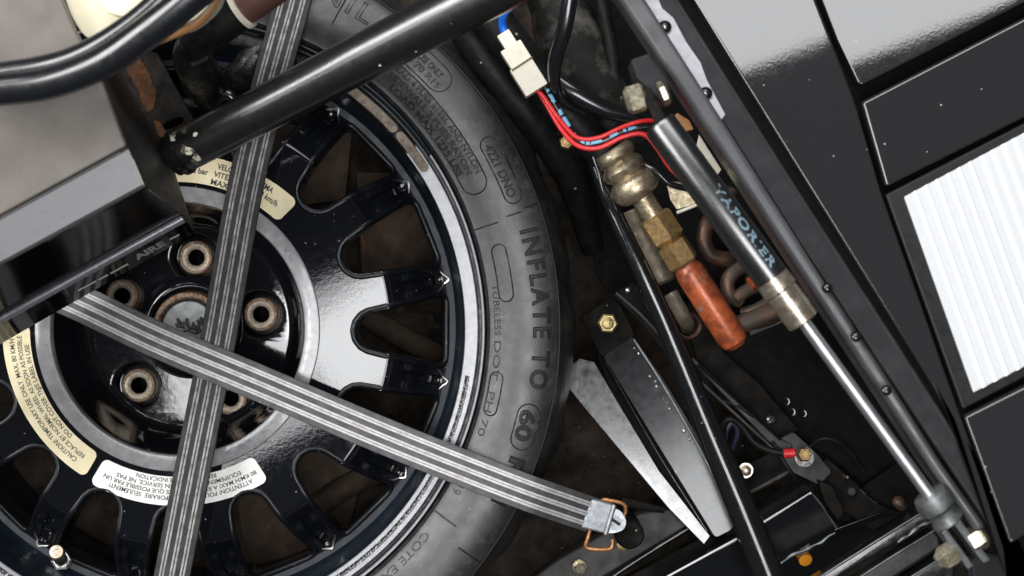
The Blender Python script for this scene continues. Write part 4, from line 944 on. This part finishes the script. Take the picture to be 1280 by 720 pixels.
for k in range(14):
    e = rng.random(); x_, y_ = (1034+e*60, 574+e*54) if k % 2 else (1012+e*60, 606+e*50)
    p = [V(x_+rng.uniform(-1, 1), y_+rng.uniform(-2, 2), -139.6)]; q_ = rng.uniform(2, 8)
    p.append(p[0]+Vector((q_*.7, -q_*.65, 0))); p.append(p[1]+Vector((rng.uniform(-1, 3), rng.uniform(-3, 0), 0)))
    tube('scuff', p, [.3, rng.uniform(.5, 1.4), .3], m_chgrey if k % 3 else m_zinc, jn, 6, 2)
hexhead('arm_bolt', V(1064, 614, -138), (0, 0, 1), 6, 6, m_chgrey, jn)
lathe('brass_stud', V(1128, 632, -110), (-.5, .4, 1), sum([[(k*5, 6.5), (k*5+2, 7.5), (k*5+3.5, 7.5), (k*5+4.6, 6)] for k in range(5)], [])+[(26, 4), (26.5, 0)], m_copper, jn, 14)
tm = empty('earth_cable', V(950, 555, -130), 'thin black cable ending in a red crimp terminal', 'cable')
tube('cable_run', [V(905, 560, -150), V(904, 536, -130), V(912, 524, -120), V(926, 532, -122), V(944, 554, -124), V(965, 564, -120), V(982, 567, -116)], 4.4, m_hosem, tm, 12, 7)
lathe('crimp_sleeve', V(979, 567, -116), V(996, 566, -116)-V(979, 567, -116), [(0, 5), (1, 6.2), (15, 6.2), (16, 4)], m_red, tm, 16)
pu = tube('sleeve_loop', [V(906, 560, -160), V(908, 540, -150), V(916, 528, -146), V(922, 540, -150), V(916, 560, -165)], 3.4, m_purple, None, 10, 6); tag(pu, 'short purple wire loop beside the black rod', 'wire')
br2 = bar('step_bracket', 'dark step bracket with a round screw beside the black rod', 'bracket', [(915, 590), (985, 556), (1000, 590), (950, 614), (928, 618)], -165, 18, m_chmatt, 2)
lathe('round_screw', V(932, 588, -163), (0, 0, 1), [(0, 10), (1, 10), (1, 7), (8, 7), (9, 5.5), (9, 0)], m_tanmetal, br2, 20)
tube('step_edge', [V(928, 620, -160), V(956, 606, -160), V(996, 584, -160)], 3, m_chgrey, br2, 8)
cl2 = tube('coolant_pipe', [V(905, 600, -250), V(920, 570, -220), V(918, 550, -210), V(930, 520, -230)], 14, m_chmatt, None, 16, 5); tag(cl2, 'dusty dark pipe behind the purple loop', 'pipe')
ang = bar('angle_plate', 'small dark angle plate with a shiny screw near the gold bolt', 'plate', [(765, 368), (790, 352), (815, 366), (842, 430), (830, 440), (806, 410)], -105, 8, m_chmatt, 2)
domehead('shiny_screw', V(785, 363, -104), (0, 0, 1), 5, 4, m_steel, ang)
tube('angle_edge', [V(770, 366, -101), V(800, 392, -101), V(826, 420, -101)], 2.4, m_chgrey, ang, 8)
tr = bar('corner_gusset', 'brown dusty gusset right of the black scuffed box', 'gusset', [(1022, 600), (1040, 606), (1056, 640), (1048, 652), (1030, 628)], -120, 10, m_brrust, 2)
sb = bar('front_bar', 'dark beam behind the chrome rod and sill rails', 'beam', [(1040, 640), (1085, 604), (1150, 560), (1200, 640), (1130, 655), (1080, 680)], -160, 30, m_void, 3)
hb = bar('hinge_arm', 'dark hinge arm leaving the strut end fitting to the right', 'arm', [(1214, 700), (1232, 690), (1300, 706), (1300, 740), (1216, 730)], 160, 20, m_raild, 3)
# grit lying on the floor
rng = random.Random(77); g = []
for k in range(420):
    if rng.random() < .45: x_, y_ = rng.uniform(700, 900), rng.uniform(470, 700)
    else: x_, y_ = rng.uniform(120, 560), rng.uniform(180, 720)
    c = V(x_, y_, 0); q_ = rng.choice((.8, 1, 1.2, 1.6, 2.6)); zb_ = None
    hit, loc, nn_, ii_ = False, None, None, None
    c = Vector((c.x*1.13, c.y*1.13, -326+rng.uniform(0, 4)))
    pv = [c+Vector((rng.uniform(-q_, q_), rng.uniform(-q_, q_), rng.uniform(0, q_*1.5)+q_*.5)) for j in range(4)]
    g.append((pv, [(0, 1, 2), (0, 2, 3), (0, 3, 1), (1, 3, 2)]))
v, f = joinmesh(g)
m_grit = M('floor_grit', (.12, .10, .08), .8, col2=(.3, .26, .2), vscale=30, bump=0, spec=.2)
gr = mk('grit', v, f, m_grit, None, 0); gr['kind'] = 'stuff'; tag(gr, 'tiny crumbs of dirt scattered on the dark floor', 'grit')
for lab, P, r_ in (('thin black wire draped over the dark step bracket', [V(902, 500, -140), V(930, 512, -130), V(958, 540, -136), V(985, 585, -120), V(1010, 618, -140)], 2.6),
                   ('black wire looping beside the earth bolt', [V(1010, 560, -140), V(1032, 548, -125), V(1058, 560, -130), V(1080, 590, -150)], 3)):
    tag(tube('wire', P, r_, m_hosem, None, 10, 7), lab, 'wire')
for o in sc.objects:
    if 'org' in o: del o['org']
